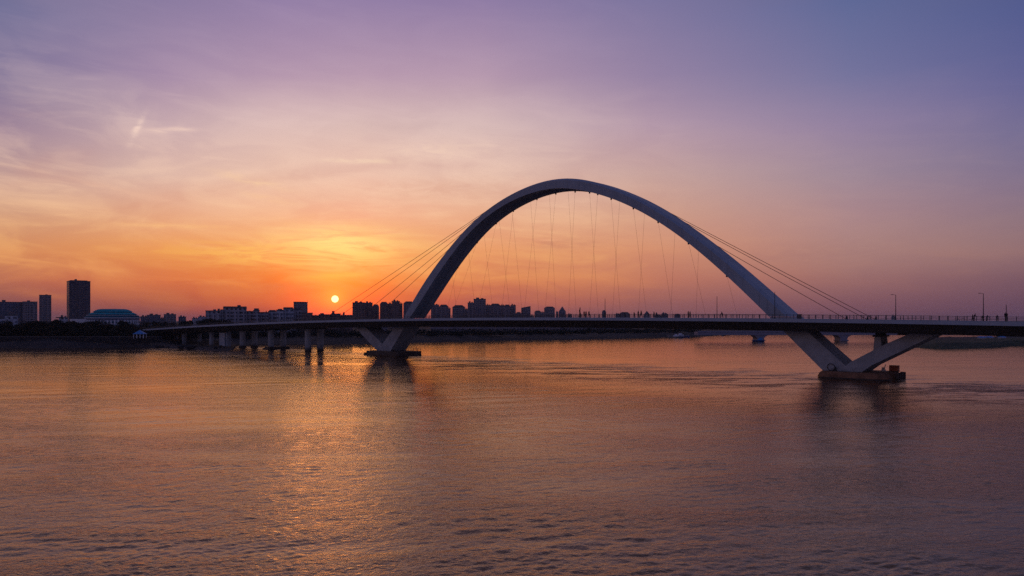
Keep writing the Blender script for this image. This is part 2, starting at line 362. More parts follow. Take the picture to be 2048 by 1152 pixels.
# ------------------------------------------------------------------ land
def terrain(name, shore, profile, m, label, far=9000, sub=4):
    """shore: (px, water row) pairs; profile: (metres inland, height) pairs, optionally a function of px"""
    pts = []
    for (x0, y0), (x1, y1) in zip(shore, shore[1:]):
        for k in range(sub): f = k/sub; pts.append((x0+(x1-x0)*f, y0+(y1-y0)*f))
    pts.append(shore[-1])
    vs = []; nr = None; rnd = random.Random(3)
    for i, (px, py) in enumerate(pts):
        Y = Yw(py) ; pr = profile(px); nr = len(pr)
        for j, (d, z) in enumerate(pr):
            yy = far if d is None else Y + d + (rnd.uniform(-.8, .8) if j < 3 else 0)
            vs.append(G(px, yy, z + (rnd.uniform(-.25, .25) if 0 < j < nr-2 else 0)))
    fs = []
    for i in range(len(pts)-1):
        for j in range(nr-1): a = i*nr+j; fs.append((a, a+nr, a+nr+1, a+1))
    mb = MB(); mb.add(vs, fs); o = mb.build(name, [m, M['soil']])
    for k, p_ in enumerate(o.data.polygons): p_.material_index = 1 if k % (nr-1) >= max(2, nr-3) else 0
    return tag(o, label, kind='structure')
# far land: long low bank running across the picture behind the bridge
def prof_far(px):
    return [(-3,-.6),(0,.15),(10,1.4),(16,2.0),(30,3.2),(60,4.2),(None,4.5)]
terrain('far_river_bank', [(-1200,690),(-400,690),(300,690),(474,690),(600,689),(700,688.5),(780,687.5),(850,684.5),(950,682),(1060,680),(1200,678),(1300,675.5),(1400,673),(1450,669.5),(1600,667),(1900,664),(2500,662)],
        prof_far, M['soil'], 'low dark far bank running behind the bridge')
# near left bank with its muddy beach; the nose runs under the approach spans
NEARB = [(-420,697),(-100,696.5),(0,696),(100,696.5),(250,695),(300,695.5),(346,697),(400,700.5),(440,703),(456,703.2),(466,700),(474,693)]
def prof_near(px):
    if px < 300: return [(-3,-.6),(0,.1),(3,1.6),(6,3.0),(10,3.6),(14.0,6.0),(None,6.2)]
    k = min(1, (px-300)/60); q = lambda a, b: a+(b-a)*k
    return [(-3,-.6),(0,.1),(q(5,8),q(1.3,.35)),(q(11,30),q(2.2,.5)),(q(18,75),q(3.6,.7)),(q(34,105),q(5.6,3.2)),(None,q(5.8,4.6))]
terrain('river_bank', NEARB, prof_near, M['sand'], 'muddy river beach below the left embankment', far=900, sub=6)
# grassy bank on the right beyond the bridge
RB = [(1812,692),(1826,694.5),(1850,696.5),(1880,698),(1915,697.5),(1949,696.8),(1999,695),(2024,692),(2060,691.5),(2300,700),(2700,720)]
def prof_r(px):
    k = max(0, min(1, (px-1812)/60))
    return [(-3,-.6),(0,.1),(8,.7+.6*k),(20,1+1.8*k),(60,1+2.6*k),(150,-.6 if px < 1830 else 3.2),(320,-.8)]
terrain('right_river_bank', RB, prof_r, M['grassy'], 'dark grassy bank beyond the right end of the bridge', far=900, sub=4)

# ------------------------------------------------------------------ bridge frame of reference: t along the bridge, w across it (positive = away)
BR = Vector((81.0, 225.0, 0)); BU = Vector((.741, -.672, 0)).normalized(); BW = Vector((-BU.y, BU.x, 0))
BANG = math.atan2(BU.y, BU.x)
def P(t, w_, z): return BR + BU * t + BW * w_ + Vector((0, 0, z))
def top(t): return 17.1 - 6.0e-5 * (t + 86) ** 2
BM = Matrix.Translation(BR) @ Matrix.Rotation(BANG, 4, 'Z')     # local x = t, local y = w

bridge = empty('arch_bridge', BR, BANG)
tag(bridge, 'long road bridge with one tall pale steel arch crossing the river', 'bridge')
T0, T1 = -475.0, 92.0
ts = [T0 + (T1-T0)*i/150 for i in range(151)]
def sweep(sec, m, name, t0=None, ts_=None, parent=bridge):
    """sec(t) -> closed section as (w, z) pairs"""
    vs = []; fs = []; tt = ts_ or ts
    for t in tt:
        for (w_, z) in sec(t): vs.append((t, w_, z))
    n = len(sec(tt[0]))
    for i in range(len(tt)-1):
        for k in range(n): fs.append((i*n+k, (i+1)*n+k, (i+1)*n+(k+1) % n, i*n+(k+1) % n))
    fs += [tuple(range(n)), tuple(range((len(tt)-1)*n, len(tt)*n))[::-1]]
    mb = MB(); mb.add(vs, fs); return mb.build(name, m, parent)
HW = 14.0
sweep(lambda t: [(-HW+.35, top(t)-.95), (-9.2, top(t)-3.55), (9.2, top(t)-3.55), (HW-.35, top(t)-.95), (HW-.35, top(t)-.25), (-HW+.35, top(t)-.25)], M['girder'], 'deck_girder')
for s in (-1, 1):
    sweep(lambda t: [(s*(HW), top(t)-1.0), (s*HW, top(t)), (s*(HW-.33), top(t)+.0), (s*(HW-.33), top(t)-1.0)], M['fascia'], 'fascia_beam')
    sweep(lambda t: [(s*(HW-.33), top(t)-.24), (s*(HW-.33), top(t)-.05), (s*(HW-4.0), top(t)-.05), (s*(HW-4.0), top(t)-.24)], M['pave'], 'sidewalk')
sweep(lambda t: [(-10.0, top(t)-.24), (-10.0, top(t)-.19), (10.0, top(t)-.19), (10.0, top(t)-.24)], M['asphalt'], 'roadway')

# --- arch rib: measured profile, smoothed
EXT = [(-172.4,17.0),(-161.5,29.6),(-154.2,36.8),(-147.1,42.6),(-139.8,48.7),(-130.4,55.1),(-122.1,59.9),(-111.3,64.4),(-101,67.2),(-91,68.9),(-80.7,69.0),(-73.9,67.9),(-64.1,64.9),(-57.9,62.2),(-50.3,58.8),(-43,54.8),(-36.3,50.4),(-30,45.9),(-23.9,41.3),(-19.2,37.7),(-13.5,32.9),(-7.9,28.1),(-4.3,24.8),(.9,20.3),(4.4,17.2)]
INT = [(-166.8,17),(-158.1,25.6),(-153.8,30.3),(-143,41.0),(-132.7,49.5),(-128.1,53.1),(-119.9,57.6),(-111.3,61.2),(-104.4,63.2),(-97,64.7),(-89.4,65.5),(-82.4,65.4),(-77.2,64.6),(-72.2,63.3),(-67.4,61.8),(-58.7,58.9),(-49.6,54.6),(-45.2,52.1),(-40,49),(-33.6,44.8),(-25.2,38.2),(-18.6,32.7),(-11.1,25.8),(-4,19.2),(-2.1,17.2)]
def resample(pts, n):
    d = [0]
    for a, b in zip(pts, pts[1:]): d.append(d[-1] + math.hypot(b[0]-a[0], b[1]-a[1]))
    out = []
    for i in range(n):
        s = d[-1]*i/(n-1); k = max(j for j in range(len(d)-1) if d[j] <= s + 1e-9); f = (s-d[k])/(d[k+1]-d[k])
        out.append([pts[k][0]+(pts[k+1][0]-pts[k][0])*f, pts[k][1]+(pts[k+1][1]-pts[k][1])*f])
    return out
def smooth(p, it):
    for _ in range(it):
        p = [p[0]] + [[(p[i-1][0]+2*p[i][0]+p[i+1][0])/4, (p[i-1][1]+2*p[i][1]+p[i+1][1])/4] for i in range(1, len(p)-1)] + [p[-1]]
    return p
NS = 90
ext = smooth(resample(EXT, NS), 18); inn = smooth(resample(INT, NS), 18)
def sect(e, i, hw=4.5):
    """closed ring at one station: from outer edge point e and inner edge point i, both (t, z)"""
    def q(w_, f): return (i[0]+(e[0]-i[0])*f, w_, i[1]+(e[1]-i[1])*f)
    return [q(-hw, 0), q(-hw, .80), q(-hw+1.1, 1.0), q(hw-1.1, 1.0), q(hw, .80), q(hw, 0), q(2.9, 0), q(2.3, .24), q(-2.3, .24), q(-2.9, 0)]
def loft(rings, mats, name, parent, matf=None):
    n = len(rings[0]); vs = [p for r in rings for p in r]; fs = []
    for i in range(len(rings)-1):
        for k in range(n): fs.append((i*n+k, (i+1)*n+k, (i+1)*n+(k+1) % n, i*n+(k+1) % n))
    fs += [tuple(range(n)), tuple(range((len(rings)-1)*n, len(rings)*n))[::-1]]
    mb = MB(); mb.add(vs, fs); return mb.build(name, mats, parent)
arch = loft([sect(e, i) for e, i in zip(ext, inn)], M['arch'], 'arch_rib', bridge)
tag(arch, 'pale tapered steel arch rib')
# legs carrying the arch on below the deck to each pile cap
def leg(outer_top, outer_bot, inner_top, inner_bot):
    rings = [sect((outer_top[0]+(outer_bot[0]-outer_top[0])*f, outer_top[1]+(outer_bot[1]-outer_top[1])*f), (inner_top[0]+(inner_bot[0]-inner_top[0])*f, inner_top[1]+(inner_bot[1]-inner_top[1])*f)) for f in (0, .33, .66, 1)]
    rings = [[r[0], (r[3][0], -4.5, r[3][2]), (r[3][0], 4.5, r[3][2]), r[5]] for r in rings]
    return loft(rings, M['conc'], 'pier_leg', bridge)
leg((-172.5,16.9), (-190.2,1.9), (-166.9,16.9), (-180.4,1.9))
leg((4.5,17.1), (21.6,1.9), (-2.0,17.1), (13.6,1.9))
def strut(poly, hw, name='pier_strut', m='conc'):
    mb = MB(); n = len(poly)
    mb.add([(t, -hw, z) for t, z in poly] + [(t, hw, z) for t, z in poly], [tuple(range(n)), tuple(range(n, 2*n))[::-1]] + [(i, (i+1) % n, n+(i+1) % n, n+i) for i in range(n)])
    return mb.build(name, M[m], bridge)
strut([(18.0,1.85),(24.0,1.85),(26.5,3.8),(42.5,top(42)-3.5),(36.2,top(36)-3.5),(29.5,9.4),(21.0,4.5)], 4.47)
strut([(26.6,7.7),(28.7,8.9),(28.5,11.6),(26.9,11.6)], 3.0, 'pier_riser')
strut([(-190.0,1.85),(-183.0,1.85),(-184.6,4.3),(-199.0,top(-199)-3.5),(-206.6,top(-206)-3.5),(-202,9.2)], 4.47)
mb = MB(); mb.box(26.5, 29.0, -3.3, 3.3, 11.6, 12.1); mb.box(27.0, 28.4, -2.6, -1.4, 12.1, top(28)-3.54); mb.box(27.0, 28.4, 1.4, 2.6, 12.1, top(28)-3.54)
mb.build('bearing', M['darkm'], bridge)
mb = MB()
for w_ in (-3.4, 0, 3.4): mb.box(33.0, 35.4, w_-.8, w_+.8, 12.2, top(34)-3.54)
mb.build('bearing', M['darkm'], bridge)

# --- pile caps
def stadium(x0, x1, y0, y1, r, seg=8):
    out = []
    for cx, cy, a0 in ((x1-r, y1-r, 0), (x0+r, y1-r, 90), (x0+r, y0+r, 180), (x1-r, y0+r, 270)):
        for k in range(seg+1): a = R_(a0 + 90*k/seg); out.append((cx+r*math.cos(a), cy+r*math.sin(a)))
    return out
def cap(x0, x1, y0, y1, r, m, z1=1.9):
    mb = MB(); sh = [(-1.2, 0), (.55, 0), (1.15, .25), (1.6, .6), (z1, 1.15)] if r > 2 else [(-1.2, 0), (z1-.25, 0), (z1, .2)]
    for (za, da), (zb_, db) in zip(sh, sh[1:]): mb.prism(stadium(x0+da, x1-da, y0+da*.4, y1-da*.4, r), za, zb_, None, stadium(x0+db, x1-db, y0+db*.4, y1-db*.4, r))
    return mb.build('pile_cap', m, bridge)
c = cap(12.4, 31.6, -7.6, -1.0, 3.2, M['cap']); tag(c, 'rust brown rounded pile cap')
mb = MB(); mb.prism(stadium(12.37, 31.63, -7.63, -.97, 3.2), -.6, .35); mb.build('waterline_band', M['wet'], c)
c = cap(12.4, 31.6, -.97, 8.0, 3.2, M['cap'], 1.88)
mb = MB()
for k in range(5): mb.box(31.3, 32.0, .4+k*1.6, 1.3+k*1.6, -.6, 1.7)
for k in range(4): mb.box(26.0+k*1.5, 27.0+k*1.5, 7.9, 8.3, -.6, 1.7)
mb.build('fender_pile', M['caps2'], c)
c = cap(-195.4, -171.8, -7.2, 7.4, 1.2, M['caps2'], 1.88)
mb = MB(); mb.prism(stadium(-196.6, -194.8, -7.5, -1.5, .5), -.8, 1.0); mb.build('mooring_step', M['caps2'], c)
mb = MB(); mb.prism(stadium(-195.5, -171.7, -7.3, 7.5, 1.2), -.6, .3); mb.build('waterline_band', M['wet'], c)

# --- hangers and stays, from the arch edges down to the median
HA = [(-15.8,29.7,-14.9),(-29.0,40.7,-25.8),(-40.2,48.5,-38.0),(-49.9,54.4,-48.2),(-59.0,58.7,-59.0),(-68.3,61.9,-68.6),(-78.1,64.4,-78.6),(-87.0,65.2,-88.2),(-96.4,64.4,-96.8),(-106.2,62.2,-105.3),(-113.3,59.4,-111.6),(-121.8,55.6,-121.2),(-131.0,50.2,-131.3),(-140.8,42.5,-142.7)]
HB = [(-29.6,40.9,-27.5),(-38.4,47.2,-36.8),(-50.4,54.6,-49.3),(-60.8,59.4,-60.0),(-70.5,62.6,-70.0),(-80.9,65.1,-79.6),(-90.2,65.3,-91.0),(-99.7,63.9,-101.6),(-112.2,59.9,-113.7),(-121.7,55.7,-127.7),(-132.8,49.0,-143.0),(-144.7,39.4,-146.6)]
def inz(t):
    for a, b in zip(inn, inn[1:]):
        if a[0] <= t <= b[0]: return a[1] + (b[1]-a[1])*(t-a[0])/(b[0]-a[0])
    return 20
def hang(t0, w0, t1, w1, r=.024):
    z0 = inz(t0); mb = MB(); zb = top(t1)-.1
    mb.tube([(t0, w0, z0+.1), ((t0+t1)/2, (w0+w1)/2, (z0+zb)/2), (t1, w1, zb)], r, 6)
    o = mb.build('hanger', M['cable'], bridge)
    mb = MB(); mb.cyl(t0, w0, z0-.55, z0+.3, .26, .32, 8); mb.build('anchor', M['darkm'], o)
    return o
for t0, z0, t1 in HA: hang(t0, -4.0, t1, 1.9)
for t0, z0, t1 in HB: hang(t0, 4.0, t1, -1.9)
def exz(t):
    for a, b in zip(ext, ext[1:]):
        if a[0] <= t <= b[0]: return a[1] + (b[1]-a[1])*(t-a[0])/(b[0]-a[0])
    return 20
for t0, w0, t1, w1 in [(-112.0,-3.2,-240.0,-2.5),(-122.5,-3.2,-228.5,-2.5),(-132.0,-3.2,-209.5,-2.5),(-141.0,-3.2,-196.8,-2.5),(-49.4,3.2,25.7,2.5),(-35.6,3.2,23.5,2.5),(-23.6,3.2,17.9,2.5)]:
    z0 = exz(t0) - .2; z1 = top(t1) - .1; mb = MB(); pts = []
    for k in range(13):
        f = k/12; pts.append((t0+(t1-t0)*f, w0+(w1-w0)*f, z0+(z1-z0)*f - 0.5*f*(1-f)))
    mb.tube(pts, .085, 6); o = mb.build('stay_cable', M['stay'], bridge)
    mb = MB(); mb.cyl(t1, w1, z1-.1, z1+1.0, .3, .2, 8); mb.build('anchor', M['darkm'], o)

# --- approach columns, in pairs under the left spans
def ground_at(t): return -1.0 if t > -335 else (1.0 if t > -372 else 3.0)
def col(t, w_, foot=True, r=1.65):
    z1 = top(t) - 3.5; zg = -1.0 if t > -335 else .5
    mb = MB(); mb.cyl(t, w_, zg, z1-1.6, r, r, 20)
    mb.prism([(t+r*math.cos(a)*1.0, w_+r*math.sin(a)) for a in [2*math.pi*k/20 for k in range(20)]], z1-1.6, z1-.5, None, [(t+r*1.25*math.cos(a), w_+r*1.5*math.sin(a)) for a in [2*math.pi*k/20 for k in range(20)]])
    c = mb.build('column', M['conc'], bridge)
    mb = MB(); mb.box(t-1.2, t+1.2, w_-2.4, w_+2.4, z1-.5, z1+.02); mb.build('bearing_beam', M['darkm'], c)
    return c
for t in (-249, -285.5, -317):
    for w_ in (-3.7, 3.7):
        c = col(t, w_); mb = MB()
        if t == -285.5: mb.box(t-2.6, t+2.6, w_-2.4, w_+2.4, -.8, 1.5)
        else: mb.cyl(t, w_, -.8, 1.3 if t == -317 else 1.0, 2.15 if t == -317 else 1.74, None, 20)
        mb.build('footing', M['wet'], c)
mb = MB(); mb.box(-288.3, -282.7, -7.2, 6.2, -.2, .8); mb.build('footing_slab', M['wet'], bridge)
for t, w_ in ((-352.5, -5.0), (-352.5, 5.0), (-390, -5.0), (-390, 5.0), (-425, -5), (-425, 5), (-452, -5), (-452, 5)): col(t, w_, r=1.35)
for t, w_, x in ((-249,0,5.6),(-285.5,0,6.4),(-317,0,5.6)):
    mb = MB(); mb.box(t-.9, t+.9, -x-1.6, x+1.6, top(t)-4.3, top(t)-3.52); mb.build('crosshead', M['girder'], bridge)
# white block abutment among the columns
ab = MB(); ab.box(-340.0, -333.2, -6.4, -4.6, .2, 8.6); ab.box(-332.9, -331.9, -5.6, -3.0, .2, 8.8)
tag(ab.build('abutment_block', M['fascia'], bridge), 'pale square concrete block under the left spans')

# --- railings: one thing on each edge; the 100 posts nearest the camera are parts, the rest one piece
def railing(s, label):
    r = empty('railing', BR, BANG); tag(r, label, 'railing')
    w_ = s*(HW-.22)
    for dz, th in ((1.10, .045), (.72, .03), (.36, .03)):
        sweep(lambda t: [(w_-th, top(t)+dz-th), (w_+th, top(t)+dz-th), (w_+th, top(t)+dz+th), (w_-th, top(t)+dz+th)], M['rail'], 'rail', parent=r)
    allp = []
    t = T1 - 1.0
    while t > T0 + 1: allp.append(t); t -= 2.0
    vis = [t for t in allp if t < 66][:100]; rest = [t for t in allp if t not in vis]
    def post(mb, t): mb.box(t-.07, t+.07, w_-.08, w_+.08, top(t)-.02, top(t)+1.2)
    for t in vis:
        mb = MB(); post(mb, t); mb.build('post', M['rail'], r)
    mb = MB()
    for t in rest: post(mb, t)
    tag(mb.build('post', M['rail'], r), kind='stuff')
railing(-1, 'dark metal railing along the near edge of the arch bridge')
railing(1, 'dark metal railing along the far edge of the arch bridge')

# --- street lamps on the deck
def lamp(t, w_, h, arm, label, both=False):
    o = empty('street_lamp', P(t, w_, top(t)-.05), BANG); tag(o, label, 'street lamp', 'street lamps on the bridge')
    mb = MB(); mb.tube([(0,0,0),(0,0,h*.5),(0,0,h)], [.13,.10,.07], 8); mb.cyl(0, 0, 0, .5, .2, .16, 8); mb.build('pole', M['darkm'], o)
    if arm:
        for sg in ((1,-1) if both else (1,)):
            mb = MB(); mb.tube([(0,0,h-.1),(arm*sg*.5,0,h+.08),(arm*sg,0,h+.1)], .045, 6); a = mb.build('arm', M['darkm'], o)
            mb = MB(); mb.box(min(arm*sg*1.0,arm*sg*.55), max(arm*sg*1.0,arm*sg*.55), -.16, .16, h+.0, h+.13); mb.build('lamp_head', M['darkm'], o)
    return o
tl_ = (lambda r, A: (r*A.y-A.x)/(BU.x-r*BU.y))((2012.5-1024)/F, BR + BW*13.2)
lamp(3.4, -13.3, 7.6, 0, 'slim dark lamp post standing in front of the right leg of the arch')
lamp(-27.8, 13.2, 7.4, 0, 'slim bare lamp post just left of the right arch leg')
lamp(-73.7, 13.2, 7.3, 0, 'slim bare lamp post under the middle of the arch')
lamp(27.9, 13.2, 7.2, -1.3, 'lamp post with short arm right of where the right stays meet the deck')
lamp(49.6, 13.2, 7.4, -1.1, 'tall lamp post with bent arm near the right edge of the photo')
lamp(tl_, 13.2, 4.4, 0, 'short thin pole with a small head rising behind the rightmost person')
lamp(-365, 13.2, 8.5, 0, 'thin lamp post over the left approach, above the low far houses')

# --- people on the deck
def person_mesh(name, pose):
    # joints: (x, y, z, radius); faces +x
    sp, lean, arm = pose
    J = [(0,0,.93,.13),(0.0+lean*.3,0,1.18,.135),(lean*.6,0,1.40,.12),(lean*.75,0,1.50,.055),(lean*.9+.01,0,1.60,.10),(lean*.95,0,1.70,.075)]
    E = [(0,1),(1,2),(2,3),(3,4),(4,5)]
    def chain(root, pts):
        p = root
        for q in pts: J.append(q); E.append((p, len(J)-1)); p = len(J)-1
        return p
    for s in (-1, 1):
        f = sp*s
        chain(0, [(0,s*.09,.88,.10),(f*.5+.03,s*.10,.50,.065),(f-.02,s*.10,.09,.042),(f+.13,s*.11,.04,.035)])
        h = chain(2, [(lean*.6,s*.19,1.40,.062),(lean*.6-f*.3+arm*.12,s*.23,1.14,.045),(lean*.6-f*.55+arm*.34+.05,s*.20,.94+arm*.12,.030),(lean*.6-f*.58+arm*.38+.06,s*.20,.86+arm*.12,.032)])
        bx, by, bz, _ = J[h]
        for k, ln in enumerate((.07,.08,.075,.06)):
            chain(h, [(bx+.02-.012*k, by+s*(.012-.008*k), bz-ln*.6, .0085),(bx+.03-.012*k, by+s*(.012-.008*k), bz-ln, .0075)])
        chain(h, [(bx+.035, by-s*.01, bz-.03, .010)])
    me = bpy.data.meshes.new('tmp'); me.from_pydata([j[:3] for j in J], E, [])
    ob = bpy.data.objects.new('tmp', me); COL.objects.link(ob)
    sk = ob.modifiers.new('s', 'SKIN'); sk.use_smooth_shade = True
    for i, j in enumerate(J): me.skin_vertices[0].data[i].radius = (j[3], j[3]*(1.25 if i < 3 else 1)); me.skin_vertices[0].data[i].use_root = (i == 0)
    su = ob.modifiers.new('u', 'SUBSURF'); su.levels = 1
    dg = bpy.context.evaluated_depsgraph_get(); out = bpy.data.meshes.new_from_object(ob.evaluated_get(dg)); out.name = name
    bpy.data.objects.remove(ob); return out
M['skin'] = mat('skin', (.35, .20, .14), .6, .05); M['hair'] = mat('hair', (.01, .009, .008), .6, .1)
CL = {k: mat('cloth_' + k, v, .9, .1) for k, v in {'navy': (.02,.025,.05), 'black': (.015,.015,.017), 'olive': (.035,.035,.018), 'grey': (.08,.08,.09), 'rust': (.10,.03,.02)}.items()}
POSES = {'walk': (.26, .04, .35), 'stand': (.05, 0, .1), 'lean': (.10, .28, .9)}
PM = {}
def person(t, w_, shirt, pose, ang, label, scale=1.0):
    key = (shirt, pose)
    if key not in PM:
        me = person_mesh('person', POSES[pose]); me.materials.clear()
        for m in (CL[shirt], CL['black'], M['skin'], M['hair']): me.materials.append(m)
        for p in me.polygons:
            z = p.center.z; y = abs(p.center.y); p.use_smooth = True
            p.material_index = 3 if (z > 1.64 or (z > 1.57 and p.center.x < POSES[pose][1]*.9-.0)) else 2 if (z > 1.48 or (y > .16 and z < 1.06)) else 0 if z > .92 else 1
        PM[key] = me
    o = bpy.data.objects.new('person', PM[key]); COL.objects.link(o)
    o.location = P(t, w_, top(t) - .05); o.rotation_euler = (0, 0, BANG + ang); o.scale = (scale*1.2, scale*1.2, scale*1.12)
    tag(o, label, 'person', 'people on the bridge deck')
    return o
def tnear(px, w_=-12.9):
    r = (px-1024)/F; A = BR + BW*w_; return (r*A.y-A.x)/(BU.x-r*BU.y)
for px, w_, sh, po, an, lab, sc_ in [
    (2012,-13.0,'black','stand',1.57,'dark figure standing alone at the railing nearest the right edge of the photo',1.2),
    (1994,-12.0,'navy','lean',1.57,'small figure leaning at the railing just left of the rightmost person',.85),
    (1974,-12.4,'grey','lean',1.2,'stooping figure just right of the bent arm lamp post',.8),
    (1966,-12.6,'black','stand',1.57,'short figure at the foot of the bent arm lamp post',.8),
    (1948,-13.0,'black','lean',0,'broad dark figure just left of the bent arm lamp post',1.0),
    (1945,-12.3,'rust','walk',0,'walker close behind the broad dark figure left of the bent arm lamp post',.9),
    (1445,-12.9,'black','lean',3.14,'hunched dark figure just right of the lamp post left of the right arch leg',1.05),
    (1380,-12.9,'olive','walk',0,'right one of two people side by side under the right hangers',1.1),
    (1376.5,-12.4,'olive','stand',0,'left one of two people side by side under the right hangers',1.15),
    (1314,-12.9,'navy','lean',3.14,'stooping person between the two square distant towers and the pointed tower',1.0),
    (1308,-12.9,'black','stand',0,'upright person just right of the pointed pale tower',1.05),
    (1296,-12.9,'black','stand',0,'person in front of the pale pointed tower',.95),
    (1282.5,-12.9,'olive','walk',3.14,'slim walker just left of the pale pointed tower',1.25),
    (1276.5,-12.9,'rust','stand',3.14,'broad person second to the left of the pale pointed tower',1.2),
    (1268.5,-12.9,'rust','walk',3.14,'walker third to the left of the pale pointed tower',1.0),
    (1249.5,-12.9,'navy','stand',0,'person in front of the domed distant tower',.95),
    (1210,-12.9,'black','stand',0,'person at the foot of the middle lamp post',1.0),
    (1178,-12.9,'olive','walk',3.14,'walker right of the pair left of the middle lamp post',1.2),
    (1172,-12.9,'black','stand',0,'right one of the pair left of the middle lamp post',1.2),
    (1168.3,-12.9,'navy','stand',3.14,'left one of the pair left of the middle lamp post',1.2)]:
    person(tnear(px, w_), w_, sh, po, an, lab, sc_)
# slender dark topiary tree in a planter under the arch
t = tnear(1160, -12.8); o = empty('slim_tree', P(t, -12.8, top(t)-.05)); tag(o, 'slender dark green tree standing on the deck under the arch', 'tree')
mb = MB(); rnd = random.Random(5)
for k in range(420):
    z = .6 + 2.9*rnd.random(); r = (.42 if z < 1.1 else .30)*(1-(z-.6)/3.6)+.05; a = rnd.random()*6.283; q = r*rnd.random()**.5
    c_ = Vector((q*math.cos(a) + .08*math.sin(z*2), q*math.sin(a), z)); d1 = Vector((rnd.gauss(0,1), rnd.gauss(0,1), rnd.gauss(0,1))).normalized()*.12; d2 = d1.orthogonal().normalized()*.09
    mb.add([c_-d1, c_+d2, c_+d1, c_-d2], [(0,1,2,3)])
mb.build('crown', M['leaf'], o); mb = MB(); mb.tube([(0,0,0),(0,0,2.8)], [.07,.03], 6); mb.build('trunk', M['bark'], o)
mb = MB(); mb.prism([(.4*math.cos(k*.785),.4*math.sin(k*.785)) for k in range(8)], 0, .55, None, [(.5*math.cos(k*.785),.5*math.sin(k*.785)) for k in range(8)]); mb.build('planter', M['darkm'], o)
# equipment cabinet by the right arch foot, bicycle at the right
t = tnear(1598.5, -12.6); o = empty('equipment_cabinet', P(t, -12.6, top(t)-.05), BANG); tag(o, 'squat dark cabinet at the foot of the right arch leg', 'cabinet')
mb = MB(); mb.box(-.55,.55,-.35,.35,0,1.25); mb.build('body', M['darkm'], o); mb = MB(); mb.box(-.62,.62,-.42,.42,1.25,1.33); mb.build('lid', M['rail'], o)
mb = MB(); mb.box(-.5,.5,-.375,-.352,.08,1.18); mb.build('door', M['rail'], o)
t = tnear(1921, -12.7); o = empty('bicycle', P(t, -12.7, top(t)-.05), BANG); tag(o, 'bicycle propped by the railing left of the broad dark figure', 'bicycle')
for s in (-1, 1):
    mb = MB(); mb.tube([(s*.52+.33*math.cos(a), 0, .34+.33*math.sin(a)) for a in [6.2832*k/20 for k in range(21)]], .025, 5); mb.build('wheel', M['darkm'], o)
mb = MB(); mb.tube([(-.52,0,.34),(-.1,0,.3),(.35,0,.8),(-.2,0,.82),(-.1,0,.3)], .022, 5); mb.tube([(-.52,0,.34),(-.2,0,.82),(-.24,0,.95)], .02, 5); mb.tube([(.52,0,.34),(.36,0,.8),(.33,0,1.0)], .02, 5); mb.build('frame', M['darkm'], o)
mb = MB(); mb.box(-.36,-.12,-.07,.07,.95,1.0); mb.build('saddle', M['darkm'], o); mb = MB(); mb.tube([(.3,-.25,1.02),(.34,0,1.0),(.3,.25,1.02)], .018, 5); mb.build('handlebar', M['darkm'], o)

# --- things on the pile caps
mb = MB(); c0 = BM @ Vector((16.0, -4.8, 2.95))
mb.tube([(1.0*math.cos(a), -.1*math.sin(a), 1.0*math.sin(a)) for a in [6.2832*k/28 for k in range(29)]], .10, 6)
o = mb.build('hoop', M['darkm']); o.location = c0; o.rotation_euler = (0,0,BANG); tag(o, 'dark round hoop leaning on the right pier leg', 'hoop')
mb = MB(); mb.box(-.16,.16,-.15,.15,0,1.0); mb.box(-.3,.3,-.2,.2,0,.3); mb.box(-.1,.25,-.12,.12,1.0,1.25)
o = mb.build('pump', M['darkm']); o.location = BM @ Vector((17.3, -5.1, 1.9)); o.rotation_euler = (0,0,BANG); tag(o, 'small dark pump beside the hoop at the right pier', 'pump')
o = empty('site_tank', BM @ Vector((30.0, 4.8, 1.88)), BANG); tag(o, 'rust orange container standing on the far right pile cap', 'container')
mb = MB(); mb.box(-1.3,.9,-.9,.9,.2,1.6)
for k in range(5): mb.box(-1.2+k*.42,-1.05+k*.42,-.96,-.9,.25,1.55)
mb.build('body', M['orange'], o); mb = MB(); mb.box(-1.4,1.0,-1.0,1.0,0,.2); mb.build('base', M['caps2'], o); mb = MB(); mb.box(-1.34,.94,-.94,.94,1.6,1.7); mb.build('lid', M['caps2'], o)
o = empty('board_stack', BM @ Vector((27.4, 3.6, 1.88)), BANG+.3); tag(o, 'pale boards and sacks piled between the pier strut and the orange container', 'boards')
mb = MB(); mb.box(-.6,.5,-.6,.6,0,.5); mb.box(-.5,.3,-.5,.5,.5,1.1); mb.build('board', M['ply'], o); mb = MB(); mb.box(-.1,.06,-.7,.7,1.1,2.0,Matrix.Rotation(.25,4,'Y')); mb.build('leaning_board', M['ply'], o)
o = empty('guard_rail', BM @ Vector((-173.5, 5.6, 1.88)), BANG); tag(o, 'low frame railing on the right end of the left pile cap', 'railing')
for x, y in ((-1.2,-1.2),(1.2,-1.2),(-1.2,1.2),(1.2,1.2)):
    mb = MB(); mb.box(x-.06,x+.06,y-.06,y+.06,0,1.2); mb.build('post', M['rail'], o)
mb = MB()
for z in (.6,1.17): mb.box(-1.2,1.2,-1.24,-1.16,z-.05,z+.05); mb.box(-1.2,1.2,1.16,1.24,z-.05,z+.05); mb.box(-1.24,-1.16,-1.2,1.2,z-.05,z+.05)
mb.build('rail', M['rail'], o)
mb = MB(); mb.cyl(0,0,0,1.1,.25,.18,8); mb.cyl(0,0,1.1,1.5,.32,.1,8)
o = mb.build('mooring_post', M['darkm']); o.location = BM @ Vector((-193.3, -5.6, 1.88)); tag(o, 'short dark mooring post on the left end of the left pile cap', 'bollard')

